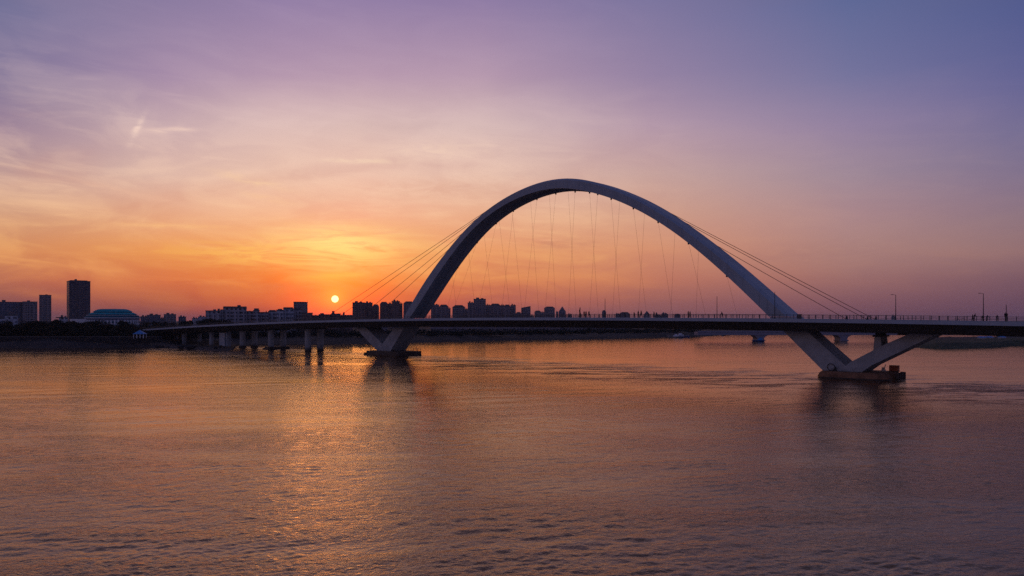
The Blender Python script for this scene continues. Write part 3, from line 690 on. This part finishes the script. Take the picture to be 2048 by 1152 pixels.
# ------------------------------------------------------------------ far haunched bridge
fb = empty('distant_bridge', (0, 593, 0)); tag(fb, 'low pale lilac distant bridge with flared piers seen under the deck', 'bridge')
M['lilac'] = mat('pale_concrete', (.22, .21, .26), .85, .08, .1)
def xf(px): return (px-1024)/F*593
piers = [1352, 1352, 1517, 1682, 1847, 2012, 2177]; ZB = 4.4
mb = MB(); mb.box(xf(1392), xf(2400), -6, 6, ZB, ZB+2.4); mb.build('deck', M['lilac'], fb)
mb = MB(); mb.box(xf(1392), xf(2400), -6.3, -6.05, ZB+2.2, ZB+3.3); mb.build('parapet', M['lilac'], fb)
for px in piers[2:]:
    x = xf(px); prof = []
    n = 10
    for k in range(n+1): a = k/n; prof.append((x-4.2-7.5*(1-math.sin(a*math.pi/2)), 1.1+(ZB-1.1)*math.cos(a*math.pi/2)+0.0))
    L = [(x-2.7-5*(1-math.cos(math.pi/2*k/n)), 1.4+(ZB-1.4+.02)*math.sin(math.pi/2*k/n)) for k in range(n+1)]
    Rr = [(x+2.7+5*(1-math.cos(math.pi/2*k/n)), 1.4+(ZB-1.4+.02)*math.sin(math.pi/2*k/n)) for k in range(n+1)]
    poly = [(x-2.7,-1),(x+2.7,-1)] + Rr + L[::-1]
    m_ = len(poly); mb = MB(); mb.add([(a,-5.5,b) for a,b in poly]+[(a,5.5,b) for a,b in poly], [tuple(range(m_)), tuple(range(m_,2*m_))[::-1]]+[(i,(i+1)%m_,m_+(i+1)%m_,m_+i) for i in range(m_)])
    p_ = mb.build('pier', M['lilac'], fb); mb = MB(); mb.box(x-3.4,x+3.4,-6.2,6.2,-1,.5); mb.build('footing', M['lilac'], p_)

# ------------------------------------------------------------------ boats
def boat(name, px, py, L, hullm, cabm, label, rz=0.0, barge=False):
    Y = Yw(py); o = empty(name, G(px, Y, 0), rz); tag(o, label, 'boat')
    B = L*.14; H = L*.10
    sec = [(-.5,.75,1.0),(-.3,1,.95),(.15,1,.95),(.38,.7,1.1),(.5,.08,1.4)]
    vs = []; fs = []
    for f, bw, hh in sec: vs += [(f*L,-B*bw,H*hh),(f*L*.96,-B*bw*.7,-.3),(f*L*.96,B*bw*.7,-.3),(f*L,B*bw,H*hh)]
    for i in range(4):
        for k in range(4): fs.append((i*4+k,(i+1)*4+k,(i+1)*4+(k+1)%4,i*4+(k+1)%4))
    fs += [(0,1,2,3),(19,18,17,16)]
    mb = MB(); mb.add(vs, fs); mb.build('hull', M[hullm], o)
    c_ = MB(); c_.box(-L*.34,L*.02,-B*.7,B*.7,H*.9,H*2.1); c_.box(-L*.30,-L*.10,-B*.55,B*.55,H*2.1,H*3.0); cb = c_.build('cabin', M[cabm], o)
    wn = MB()
    for k in range(4): wn.box(-L*.31+k*L*.075,-L*.31+k*L*.075+L*.045,-B*.7-.04,-B*.7,H*1.4,H*1.85)
    wn.build('window', M['darkm'], cb)
    ms = MB(); ms.tube([(-L*.2,0,H*3),(-L*.2,0,H*4.6)], .07, 6); ms.build('mast', M['darkm'], o)
    rl = MB(); rl.tube([(L*.05,-B*.9,H*1.5),(L*.3,-B*.7,H*1.6),(L*.46,0,H*2.0)], .05, 5); rl.build('rail', M['white'], o)
    return o
boat('passenger_boat', 1366, 675.0, 13.0, 'blueh', 'white', 'dark blue boat with a white cabin moored at the far bank, seen under the deck', .1)
boat('barge', 1347, 675.3, 11.0, 'conc', 'white', 'flat white barge moored left of the blue boat under the deck', 3.0)
boat('workboat', 1516, 682.5, 9.0, 'blueh', 'bluep', 'dark blue workboat beside the flared pier of the distant bridge', 3.1)
boat('dinghy', 1447, 671.5, 6.0, 'darkm', 'white', 'tiny dark boat on the water line between the two blue boats', .2)

# ------------------------------------------------------------------ buildings
def building(name, px0, px1, ytop, Y, style, label, group=None, depth=None, ry=0.0, roof='flat', zb=3.5, bays=None, boxes=()):
    """walls with projecting bays, a parapet roof and lift houses; its own metres start at its base centre"""
    az_ = math.atan2((px0+px1)/2-1024, F); wd = (px1-px0)/F*Y*math.cos(az_); z1 = zat(ytop, Y) - zb; d = depth or max(10, wd*.7)
    d = min(d, max(8, wd*1.3)); g0 = G((px0+px1)/2, Y, zb) + Vector((math.sin(az_), math.cos(az_), 0))*(d/2)
    o = empty(name, g0, ry - az_); tag(o, label, 'building', group)
    hw = wd/2*1.02; mb = MB(); hb = z1 - (1.0 if roof == 'flat' else 0)
    main = z1
    if roof == 'point': main = z1*.72
    if roof == 'round': main = z1 - min(4.0, z1*.12)
    mb.box(-hw, hw, -d/2, d/2, -4, main)
    nb = bays if bays is not None else max(2, int(wd/7))
    for k in range(nb):                                     # projecting bay strips on the two faces one could see
        cx = -hw + (k+.5)*2*hw/nb; mb.box(cx-hw/nb*.45, cx+hw/nb*.45, -d/2-1.1, -d/2, -4, main-1.5-(k % 2)*1.2)
    mb.build('wall', FA[style], o)
    rf = MB()
    if roof == 'flat':
        rf.box(-hw-.25, hw+.25, -d/2-.25, d/2+.25, main, main+.7)
        for a, b, h in (boxes or ((.2,.45,2.2),(.6,.8,1.4))): rf.box(-hw+2*hw*a, -hw+2*hw*b, -d*.2, d*.25, main+.7, main+.7+h)
    elif roof == 'point':
        rf.add([(-hw,-d/2,main),(hw,-d/2,main),(hw,d/2,main),(-hw,d/2,main),(0,0,z1)], [(0,1,4),(1,2,4),(2,3,4),(3,0,4),(0,3,2,1)])
    elif roof == 'round':
        for k in range(4): f = 1-.13*k; rf.box(-hw*f, hw*f, -d/2*f, d/2*f, main+(z1-main)*k/4, main+(z1-main)*(k+1)/4)
    elif roof == 'slope':
        rf.add([(-hw,-d/2,main),(hw,-d/2,main),(hw,d/2,main),(-hw,d/2,main),(-hw*.6,0,main+3),(hw*.6,0,main+3)], [(0,1,5,4),(2,3,4,5),(1,2,5),(3,0,4),(0,3,2,1)])
    elif roof == 'wedge':
        rf.add([(-hw,-d/2,main),(hw,-d/2,main),(hw,d/2,main),(-hw,d/2,main),(hw,-d/2,main+3),(hw,d/2,main+3)], [(0,1,4),(3,5,2),(0,4,5,3),(1,2,5,4),(0,3,2,1)])
    rf.build('roof', M['wallroof'], o)
    return o
M['wallroof'] = mat('roof_concrete', (.12, .11, .12), .9, .15, .2)
# left: towers behind the trees
building('slab_block', -30, 45, 604.5, 1000, 'blue', 'wide blue grey slab block cut by the left edge of the photo', depth=20, boxes=((.1,.2,2.0),(.45,.55,2.5)))
building('slab_block', 45.5, 74.5, 604, 1010, 'dusk', 'paler square slab just right of the wide blue grey slab block', depth=22, boxes=((.3,.5,1.6),))
building('tower', 78.5, 102.5, 590.5, 1250, 'dusk', 'slim mid height tower between the slab block and the tallest tower', depth=20, boxes=((.5,.7,1.0),))
o = building('tower', 136, 178, 562.5, 1150, 'glass', 'tallest dark tower, left of the teal domed hall', depth=30, ry=.12, boxes=((.1,.9,1.2),(.33,.4,3.0)))
for k in range(3):
    mb = MB(); mb.tube([(-4+k*1.5, -4, 60),(-4+k*1.5, -4, 63.5)], .12, 5)
building('office_block', 118, 136, 635, 900, 'pale', 'low pale block at the left foot of the tallest tower', depth=14)
building('white_house', -12, 10, 637, 560, 'pale', 'low white building at the left edge behind the trees', depth=12)
building('white_house', 10, 35, 631.5, 600, 'pale', 'white building with upright windows in front of the left slab block', depth=12)
mb = MB(); x = 0
o = empty('crane', G(122, 860, 3.5), .2); tag(o, 'small tilted crane above the trees left of the tallest tower', 'crane')
mb.tube([(0,0,0),(0,0,15)], .5, 4); mb.build('mast', M['darkm'], o); mb = MB(); mb.box(-5.5,2.5,-.3,.3,15,16); mb.box(1.2,2.6,-.6,.6,13.6,15.2); mb.build('jib', M['darkm'], o)
# domed hall
M['bluegrey'] = mat('bluegrey_wall', (.13, .15, .22), .8, .1, .2)
YH = 760; o = empty('domed_hall', G(226, YH+26, 3.5)); tag(o, 'wide hall with stepped oval teal dome behind the dark trees', 'building')
def ell(rx, ry, n=48): return [(rx*math.cos(6.28319*k/n), ry*math.sin(6.28319*k/n)) for k in range(n)]
def hz(py): return zat(py, YH) - 3.5
sx = YH/F
mb = MB(); mb.prism(ell(52*sx, 26), -4, hz(642)); mb.prism(ell(50*sx, 25), hz(642), hz(636.5)); mb.build('wall', M['bluegrey'], o)
mb = MB(); mb.prism(ell(52.7*sx, 26.4), hz(642.6), hz(641.4)); mb.prism(ell(52.7*sx, 26.4), hz(649), hz(647.8)); mb.build('floor_band', M['white'], o)
for k in range(26):
    a = math.pi + math.pi*(k+.5)/26; mb = MB(); cx = 52.6*sx*math.cos(a); cy = 26.4*math.sin(a); mb.box(-.5,.5,-.5,.5,-4,hz(640),Matrix.Translation((cx,cy,0))); mb.build('column', M['white'], o)
mb = MB()
for k in range(26):
    for z0, z1 in ((hz(655),hz(648)),(hz(646),hz(642.5))):
        a = math.pi + math.pi*(k+1)/26; cx = 52.1*sx*math.cos(a); cy = 26.1*math.sin(a); mb.box(-1.1,1.1,-.15,.15,z0,z1,Matrix.Translation((cx,cy,0)) @ Matrix.Rotation(a-math.pi*1.5,4,'Z'))
tag(mb.build('window_band', M['tealdark'], o))
mb = MB(); mb.prism(ell(52*sx,26.5), hz(636.5), hz(635)); mb.build('cornice', M['white'], o)
def tier(name, m, *rows):
    mb = MB()
    for (y0, r0), (y1, r1) in zip(rows, rows[1:]): mb.prism(ell(r0*sx, r0*.5), hz(y0), hz(y1), None, ell(r1*sx, r1*.5))
    mb.build(name, M[m], o)
tier('lower_roof', 'tealdark', (635, 52), (630.8, 47.5)); tier('roof_rim', 'white', (630.79, 48.6), (630.1, 48.4))
tier('glass_band', 'tealdark', (630.1, 44), (628.6, 44)); tier('middle_roof', 'teal', (628.6, 46), (624.9, 38.5)); tier('glass_band', 'tealdark', (624.88, 35.5), (623.3, 35.5))
tier('upper_roof', 'teal', (623.3, 37), (620.3, 32.5), (618.0, 27), (617.3, 22))
mb = MB(); mb.prism(ell(57*sx*.62,12), -4, hz(638)); oo = mb.build('annex', M['white'], o); oo.location = (-44*sx, -6, 0)
# far houses between the hall and the apartments
for i, (a, b, yt, st, lab) in enumerate([(281,296,633.5,'blue','low far block just right of the domed hall'),(294,321,630.5,'blue','wide flat far block second from the domed hall'),(328,352,629,'dusk','taller square far block left of the thin lamp post'),
        (321,330,637,'pale','small low house between the two far square blocks'),(357,372,634,'blue','far block with treetops on it left of the thin lamp post'),(384,396,637,'pale','low far block right of the thin lamp post'),(396,412,634,'pale','stepped pale far block just left of the white apartments')]):
    building('far_block', a, b, yt, 1250+i*9, st, lab, depth=16)
# white apartment row behind the left deck
ap = [(411.5,441,621.5,'flat',((.5,.7,1.0),(.8,.95,1.6)),'leftmost stepped white apartment block behind the left spans'),(441,447,619.5,'flat',(),'narrow white stair tower second from the left in the apartment row'),(447,493,615.5,'flat',((.0,1.0,1.0),(.6,.75,2.2)),'broadest white apartment block with a flat dark cornice'),
      (493,507,622.5,'flat',(),'low white apartment block right of the broadest one'),(507,519,620.5,'flat',((.1,.9,1.4),),'white apartment block with a roof box, mid row'),(519,537,624.5,'flat',((.7,.8,1.0),),'lower white apartment block in the middle of the row'),
      (537,553,622.5,'pale',((.1,.9,.9),),'pale apartment block left of the blank white gable'),(553,567,620,'pale',((.2,.8,.8),),'blank white gabled block with a dark top'),(567,588,617,'pale',((.0,.9,.9),),'white apartment block just left of the square grey tower'),
      (588,604,619,'flat',((.1,.8,1.0),),'white apartment block in front of the square grey tower'),(604,625,626,'brown',((.2,.5,.8),),'low brown block right of the square grey tower'),
      (625,638,631,'brown',(),'lowest brown block below and left of the sun'),(638,663,629,'brown',((.1,.4,1.0),),'wide brown block right below the sun'),(663,681,627.5,'brown',((.05,.35,2.2),),'brown block with a roof box right of the sun'),(681,705,630.5,'brown',((.2,.35,2.4),),'low brown block left of the dark tower cluster')]
for i, (a, b, yt, st, bx, lab) in enumerate(ap):
    building('apartment_block', a, b, yt+1, 640+(i*7) % 22, st, lab, 'apartments behind the left spans', depth=14, zb=3.5, bays=3 if b-a > 12 else 1, boxes=bx or ((.4,.6,.3),))
o = building('grey_tower', 587.5, 615, 605, 1000, 'dusk', 'square grey tower with a mast left of the sun', depth=18, boxes=((.0,.9,.5),))
mb = MB(); mb.tube([(8.6,-6,35),(8.6,-6,39.5)], .2, 5); mb.build('mast', M['darkm'], o)
# dark skyline left of and between the arch legs
sk = [(705,729,605.5,'brown','flat','leftmost tower of the dark cluster left of the arch'),(729,745,606,'brown','flat','second tower of the dark cluster left of the arch'),(745,758,608.5,'brown','round','third, sloping tower of the dark cluster left of the arch'),(760,776,603.5,'brown','round','round topped tower in the middle of the dark cluster'),
      (776,784,608,'brown','flat','narrow low tower of the dark cluster'),(784,799.5,603,'brown','flat','square tower near the right end of the dark cluster'),(799.5,805,608,'brown','flat','narrow end tower of the dark cluster'),(807,828,602.5,'dusk','round','dark tower partly behind the left arch leg'),
      (862,878,610,'dusk','flat','dark tower just showing right of the left arch leg'),(878,897,609,'dusk','round','stepped tower right of the left arch leg'),(897,901,617.5,'dusk','flat','narrow low tower beside the bright gap'),(905,930,610,'dusk','round','round shouldered tower standing alone right of the bright gap'),
      (930,936,619,'dusk','flat','low link block left of the tallest skyline tower'),(935.5,948,606,'dusk','flat','tower attached to the left of the tallest skyline tower'),(947.5,971.5,598.5,'dusk','flat','tallest tower of the skyline under the arch, with a crown'),(971.5,981,611,'dusk','flat','lower tower right of the tallest skyline tower'),
      (980,1001.5,607,'dusk','round','domed tower second to the right of the tallest skyline tower'),(1001.5,1009,611,'dusk','flat','narrow tower among the right skyline group'),(1008,1021,609,'dusk','round','rounded tower in the right skyline group'),(1021,1031.5,611,'dusk','flat','end tower of the right skyline group'),
      (1031.5,1042.5,624,'dusk','round','low hump block right of the skyline group'),(1042.5,1061,615.5,'dusk','wedge','tower with a slanted roof standing apart'),(1061,1068,632,'dusk','flat','very low block right of the slant roofed tower'),(1069,1082,621,'dusk','round','small square block left of the round crowned tower'),
      (1082,1088.5,625,'dusk','flat','low link beside the round crowned tower'),(1088.5,1109.5,613,'dusk','round','round crowned tower left of the spired tower'),(1112,1116.5,624,'dusk','flat','narrow block between the round crowned and spired towers'),(1117.5,1131.5,612.5,'blue','point','dark spired tower under the middle of the arch'),
      (1135,1144,629,'blue','flat','low block right of the dark spired tower'),(1204,1212,620.5,'blue','round','narrow tower behind the middle lamp post'),(1231,1239.5,628,'blue','flat','small block left of the domed distant tower'),(1239.5,1259,624,'blue','round','domed distant tower behind the deck walkers'),
      (1287.5,1300,621.5,'pale','point','pale pointed tower among the walkers'),(1309,1323,629,'blue','round','low wide block right of the pale pointed tower'),(1323.5,1334,627,'blue','flat','square block left of the twin hangers crossing low'),(1348.5,1361,627.5,'blue','round','last rounded block before the two people side by side'),
      (1782.5,1789.5,628,'pale','point','tiny pale pointed tower behind the lamp post right of the stays')]
for i, (a, b, yt, st, rf_, lab) in enumerate(sk):
    Y = 1150 + (i*37) % 160 if b < 1062 else 1700 + (i*53) % 200
    building('skyline_tower', a, b, yt, Y, st, lab, 'towers of the far skyline', depth=20, roof=rf_, zb=4.3)
# low pale riverside rows seen just under the deck
for i, (a, b, yt, lab) in enumerate([(752,775,655.5,'low pale building glimpsed through the left pier'),(862,905,654,'low pale riverside row right of the left pier, under the deck'),(905,960,654,'long pale riverside row left of middle, under the deck'),(960,1040,654.5,'longest pale riverside row, under the deck'),
        (1040,1120,655,'pale riverside row below the spired tower, under the deck'),(1120,1200,656,'pale riverside row right of the middle, under the deck'),(1200,1262,656.5,'last pale riverside row before the open bank')]):
    building('riverside_row', a, b, yt, 690+i*12, 'dusk', lab, 'riverside rows under the deck', depth=12, zb=3.0, bays=max(3, int((b-a)/6)))
# pavilion with a blue roof at the left abutment, and sheds on the right bank
o = empty('pavilion', G(280, 442, 5.9), .1); tag(o, 'small pavilion with a pitched blue roof beside the left end of the bridge', 'pavilion')
mb = MB(); mb.add([(-3.2,-2.4,2.2),(3.2,-2.4,2.2),(3.2,2.4,2.2),(-3.2,2.4,2.2),(0,0,4.4)], [(0,1,4),(1,2,4),(2,3,4),(3,0,4),(0,3,2,1)]); mb.box(-3.3,3.3,-2.5,2.5,2.0,2.2); mb.build('roof', M['bluep'], o)
for x in (-2.8, -.9, .9, 2.8):
    for y in (-2.1, 2.1):
        mb = MB(); mb.box(x-.12,x+.12,y-.12,y+.12,-.4,2.0); mb.build('post', M['white'], o)
for i, (px, lab) in enumerate([(1963,'leftmost blue roofed shed on the right bank'),(1978,'second blue roofed shed on the right bank'),(2004,'small blue roofed shed right of the gap on the right bank')]):
    o = empty('shed', G(px, 520+i*4, 2.6), .2*i); tag(o, lab, 'shed', 'sheds on the right bank')
    mb = MB(); mb.box(-2.1,2.1,-1.6,1.6,-.6,1.4); mb.build('wall', M['white'], o); mb = MB(); mb.add([(-2.4,-1.9,1.4),(2.4,-1.9,1.4),(2.4,1.9,1.4),(-2.4,1.9,1.4),(-2.4,0,2.3),(2.4,0,2.3)], [(0,1,5,4),(2,3,4,5),(1,2,5),(3,0,4),(0,3,2,1)]); mb.build('roof', M['bluep'], o)
# embankment wall with coping
o = empty('embankment_wall', (0, 0, 0)); tag(o, 'long dark embankment wall with a pale coping along the left bank', 'wall')
wp = [(-420,449),(-100,449),(150,449.5),(260,450),(300,452),(322,456)]
mb = MB(); cp = MB()
for (p0, y0), (p1, y1) in zip(wp, wp[1:]):
    a, b = G(p0, y0-6.5), G(p1, y1-6.5)
    d = (b-a).normalized(); nn = Vector((d.y, -d.x, 0))*1.0
    mb.add([a+Vector((0,0,2.6)), b+Vector((0,0,2.6)), b+Vector((0,1.0,2.6)), a+Vector((0,1.0,2.6)), a+Vector((0,.3,6.2)), b+Vector((0,.3,6.2)), b+Vector((0,1.0,6.2)), a+Vector((0,1.0,6.2))], [(0,3,2,1),(4,5,6,7),(0,1,5,4),(1,2,6,5),(2,3,7,6),(3,0,4,7)])
    cp.add([a+Vector((0,.1,6.2)), b+Vector((0,.1,6.2)), b+Vector((0,1.1,6.2)), a+Vector((0,1.1,6.2)), a+Vector((0,.1,6.45)), b+Vector((0,.1,6.45)), b+Vector((0,1.1,6.45)), a+Vector((0,1.1,6.45))], [(0,3,2,1),(4,5,6,7),(0,1,5,4),(1,2,6,5),(2,3,7,6),(3,0,4,7)])
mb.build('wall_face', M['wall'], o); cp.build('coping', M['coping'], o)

# ------------------------------------------------------------------ trees
def leafcloud(mb, rnd, lobes, n, s0):
    for k in range(n):
        cx, cy, cz, r, rz_ = rnd.choice(lobes)
        d = Vector((rnd.gauss(0,1), rnd.gauss(0,1), rnd.gauss(0,1))).normalized() * (rnd.random()**.35)
        c_ = Vector((cx+d.x*r, cy+d.y*r, cz+d.z*rz_)); s = s0*rnd.uniform(.6,1.5)
        u_ = Vector((rnd.gauss(0,1), rnd.gauss(0,1), rnd.gauss(0,1))).normalized(); v_ = u_.orthogonal().normalized()
        mb.add([c_-u_*s, c_+v_*s*.6, c_+u_*s, c_-v_*s*.6], [(0,1,2,3)])
def make_tree(seed, h, wd, conic=False, hide=False):
    rnd = random.Random(seed); o = empty('tree', (0,0,0)); tr = MB()
    tr.tube([(0,0,-1),(.1,.05,h*.3),(.0,.1,h*.62),(.1,0,h*.85)], [h*.035,h*.026,h*.016,h*.006], 7)
    lobes = []
    for k in range(9):
        a = k*2.4; z = h*(.36+.5*rnd.random()); rr = wd*(.28+.2*rnd.random())*(1.15-z/h if conic else 1)*.95
        x, y = rr*math.cos(a), rr*math.sin(a); tr.tube([(0,0,z-h*.14),(x*.6,y*.6,z-h*.03),(x,y,z)], [h*.012,h*.008,h*.003], 5)
        r = wd*(.20+.10*rnd.random()); lobes.append((x, y, z, r, r*.8))
    lobes.append((0, 0, h*.86, wd*.2, h*.13)); lobes.append((wd*.05, 0, h*.55, wd*.33, h*.2))
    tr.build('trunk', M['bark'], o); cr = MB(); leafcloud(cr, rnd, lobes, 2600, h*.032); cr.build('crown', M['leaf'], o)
    return o
protos = [make_tree(11, 9.5, 10), make_tree(12, 8.5, 11), make_tree(13, 11, 8.5, True), make_tree(14, 7.5, 9), make_tree(15, 9, 9)]
rnd = random.Random(21)
# (px, top row, Y, proto)
TR = [(-34,645,462,1),(-14,642,470,0),(6,646,458,3),(17,642.5,468,1),(34,648,459,3),(45,645,470,0),(58,643.5,461,1),(72,640.5,468,0),(84,642.5,458,4),(96,645,470,1),(106,641.5,462,0),(114,638.5,470,2),(126,645,460,1),
      (137,643,468,4),(148,642.5,460,0),(160,645,470,1),(172,643,462,0),(183,642.5,470,4),(194,642,460,1),(205,649,468,3),(214,650,460,4),(224,648,470,1),(235,652,462,3),(244,640.5,466,2),(251,642.5,470,0),(258,648,459,4),(268,652,466,3),(262,656,456,3),(228,657,455,3),(200,655,455,1),(150,654,455,3),(118,655,455,1),(80,655,455,3),(40,655,455,4),(0,655,455,1)]
used = set()
def plant(pi, px, yt, Y, zb, label, group):
    src = protos[pi]; H0 = [9.5,8.5,11,7.5,9][pi]
    o = src if pi not in used else copy_tree(src); used.add(pi)
    o.location = G(px, Y, zb); s = (zat(yt, Y)-zb)/(H0*1.0); o.scale = (max(.75,min(s*1.0,1.25)), max(.75,min(s,1.25)), s); o.rotation_euler = (0,0,rnd.random()*6.28)
    tag(o, label, 'tree', group); return o
for px, yt, Y, pi in TR: plant(pi, px, yt, Y, 5.6, 'dark bushy tree in the row on the left embankment', 'dark trees on the left embankment')
for px, yt, Y in [(398,640.5,560),(412,638,548),(425,637.5,556),(438,638.5,550),(450,640.5,558),(372,642,590),(330,643,600),(296,644,600),(345,644,585),(308,642.5,640)]:
    plant(rnd.choice((0,1,4)), px, yt, Y, 4.0, 'dark treetop rising just above the left deck', 'trees behind the left spans')
# wooded belt along the far bank: one mass
mb = MB(); rr = random.Random(9)
px = 240
while px < 2300:
    shore = 690 if px < 600 else 688 if px < 780 else 684.5+(850-px)*.021 if px < 1400 else 672
    Y = Yw(max(664, shore)) + rr.uniform(28, 70); h = rr.uniform(4.5, 7.5) if px < 860 else rr.uniform(3.5, 5.8)
    if px > 1400: Y = rr.uniform(900, 1100); h = rr.uniform(6, 9)
    w_ = h*rr.uniform(.8, 1.3); g0 = G(px, Y, 3.6)
    leafcloud(mb, rr, [(g0.x, g0.y, 3.6+h*.5, w_*.6, h*.5), (g0.x+w_*.4, g0.y, 3.6+h*.35, w_*.5, h*.4), (g0.x-w_*.4, g0.y+3, 3.6+h*.4, w_*.5, h*.42)], 150, .62)
    px += w_/Y*F*.55
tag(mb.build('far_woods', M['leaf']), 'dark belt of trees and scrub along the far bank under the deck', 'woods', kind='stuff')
# dense dark scrub under the approach spans
mb = MB()
for k in range(60):
    px = rr.uniform(285, 500); Y = rr.uniform(520, 560) if px > 330 else rr.uniform(470, 540); g0 = G(px, Y); h = rr.uniform(4, 7.0)
    leafcloud(mb, rr, [(g0.x, g0.y, 3.5+h*.45, h*.8, h*.5)], 260, .6)
tag(mb.build('scrub', M['leaf']), 'dark scrub filling the bank under the left spans', 'scrub', kind='stuff')
mb = MB()
for k in range(150):
    px = rr.uniform(1850, 2300); Y = rr.uniform(475, 600); g0 = G(px, Y); h = rr.uniform(.8, 1.9)
    leafcloud(mb, rr, [(g0.x, g0.y, 2.0+h*.4, h*1.6, h*.6)], 70, .35)
tag(mb.build('bank_scrub', M['grassy']), 'low grass and bushes on the right bank', 'scrub', kind='stuff')
# boulders on the nose of the left bank
for k in range(16):
    px = rr.uniform(305, 455); Y = Yw(701)+rr.uniform(3, 22); r = rr.uniform(.7, 1.7); bm = bmesh.new(); bmesh.ops.create_icosphere(bm, subdivisions=2, radius=r)
    for v in bm.verts: v.co *= rr.uniform(.82, 1.15); v.co.z *= .7
    me = bpy.data.meshes.new('boulder'); bm.to_mesh(me); bm.free(); me.materials.append(M['wall'])
    o = bpy.data.objects.new('boulder', me); COL.objects.link(o); o.location = G(px, Y, 1.5); tag(o, 'dark boulder on the muddy bank under the left spans', 'boulder', 'boulders under the left spans')

mb = MB()
for k in range(150):
    px = -60 + k*2.35; Y = 455 + rr.uniform(0, 8); g0 = G(px, Y); h = rr.uniform(2.2, 4.2)
    leafcloud(mb, rr, [(g0.x, g0.y, 6.0+h*.42, h*.9, h*.55)], 110, .4)
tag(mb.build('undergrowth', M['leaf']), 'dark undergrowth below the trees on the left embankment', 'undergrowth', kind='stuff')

# ------------------------------------------------------------------ haze: one closed box of even, thin air
hm = bpy.data.materials.new('haze'); hm.use_nodes = True; ht = hm.node_tree; ht.nodes.clear()
pv = ht.nodes.new('ShaderNodeVolumePrincipled'); pv.inputs['Density'].default_value = .00005; pv.inputs['Color'].default_value = (.92, .90, .95, 1); pv.inputs['Anisotropy'].default_value = 0.2
ho = ht.nodes.new('ShaderNodeOutputMaterial'); ht.links.new(pv.outputs[0], ho.inputs['Volume'])
mb = MB(); mb.box(-9500, 9500, -700, 12500, -6, 100); hz_o = mb.build('haze', hm); tag(hz_o, 'thin dusk haze over the river', kind='stuff')
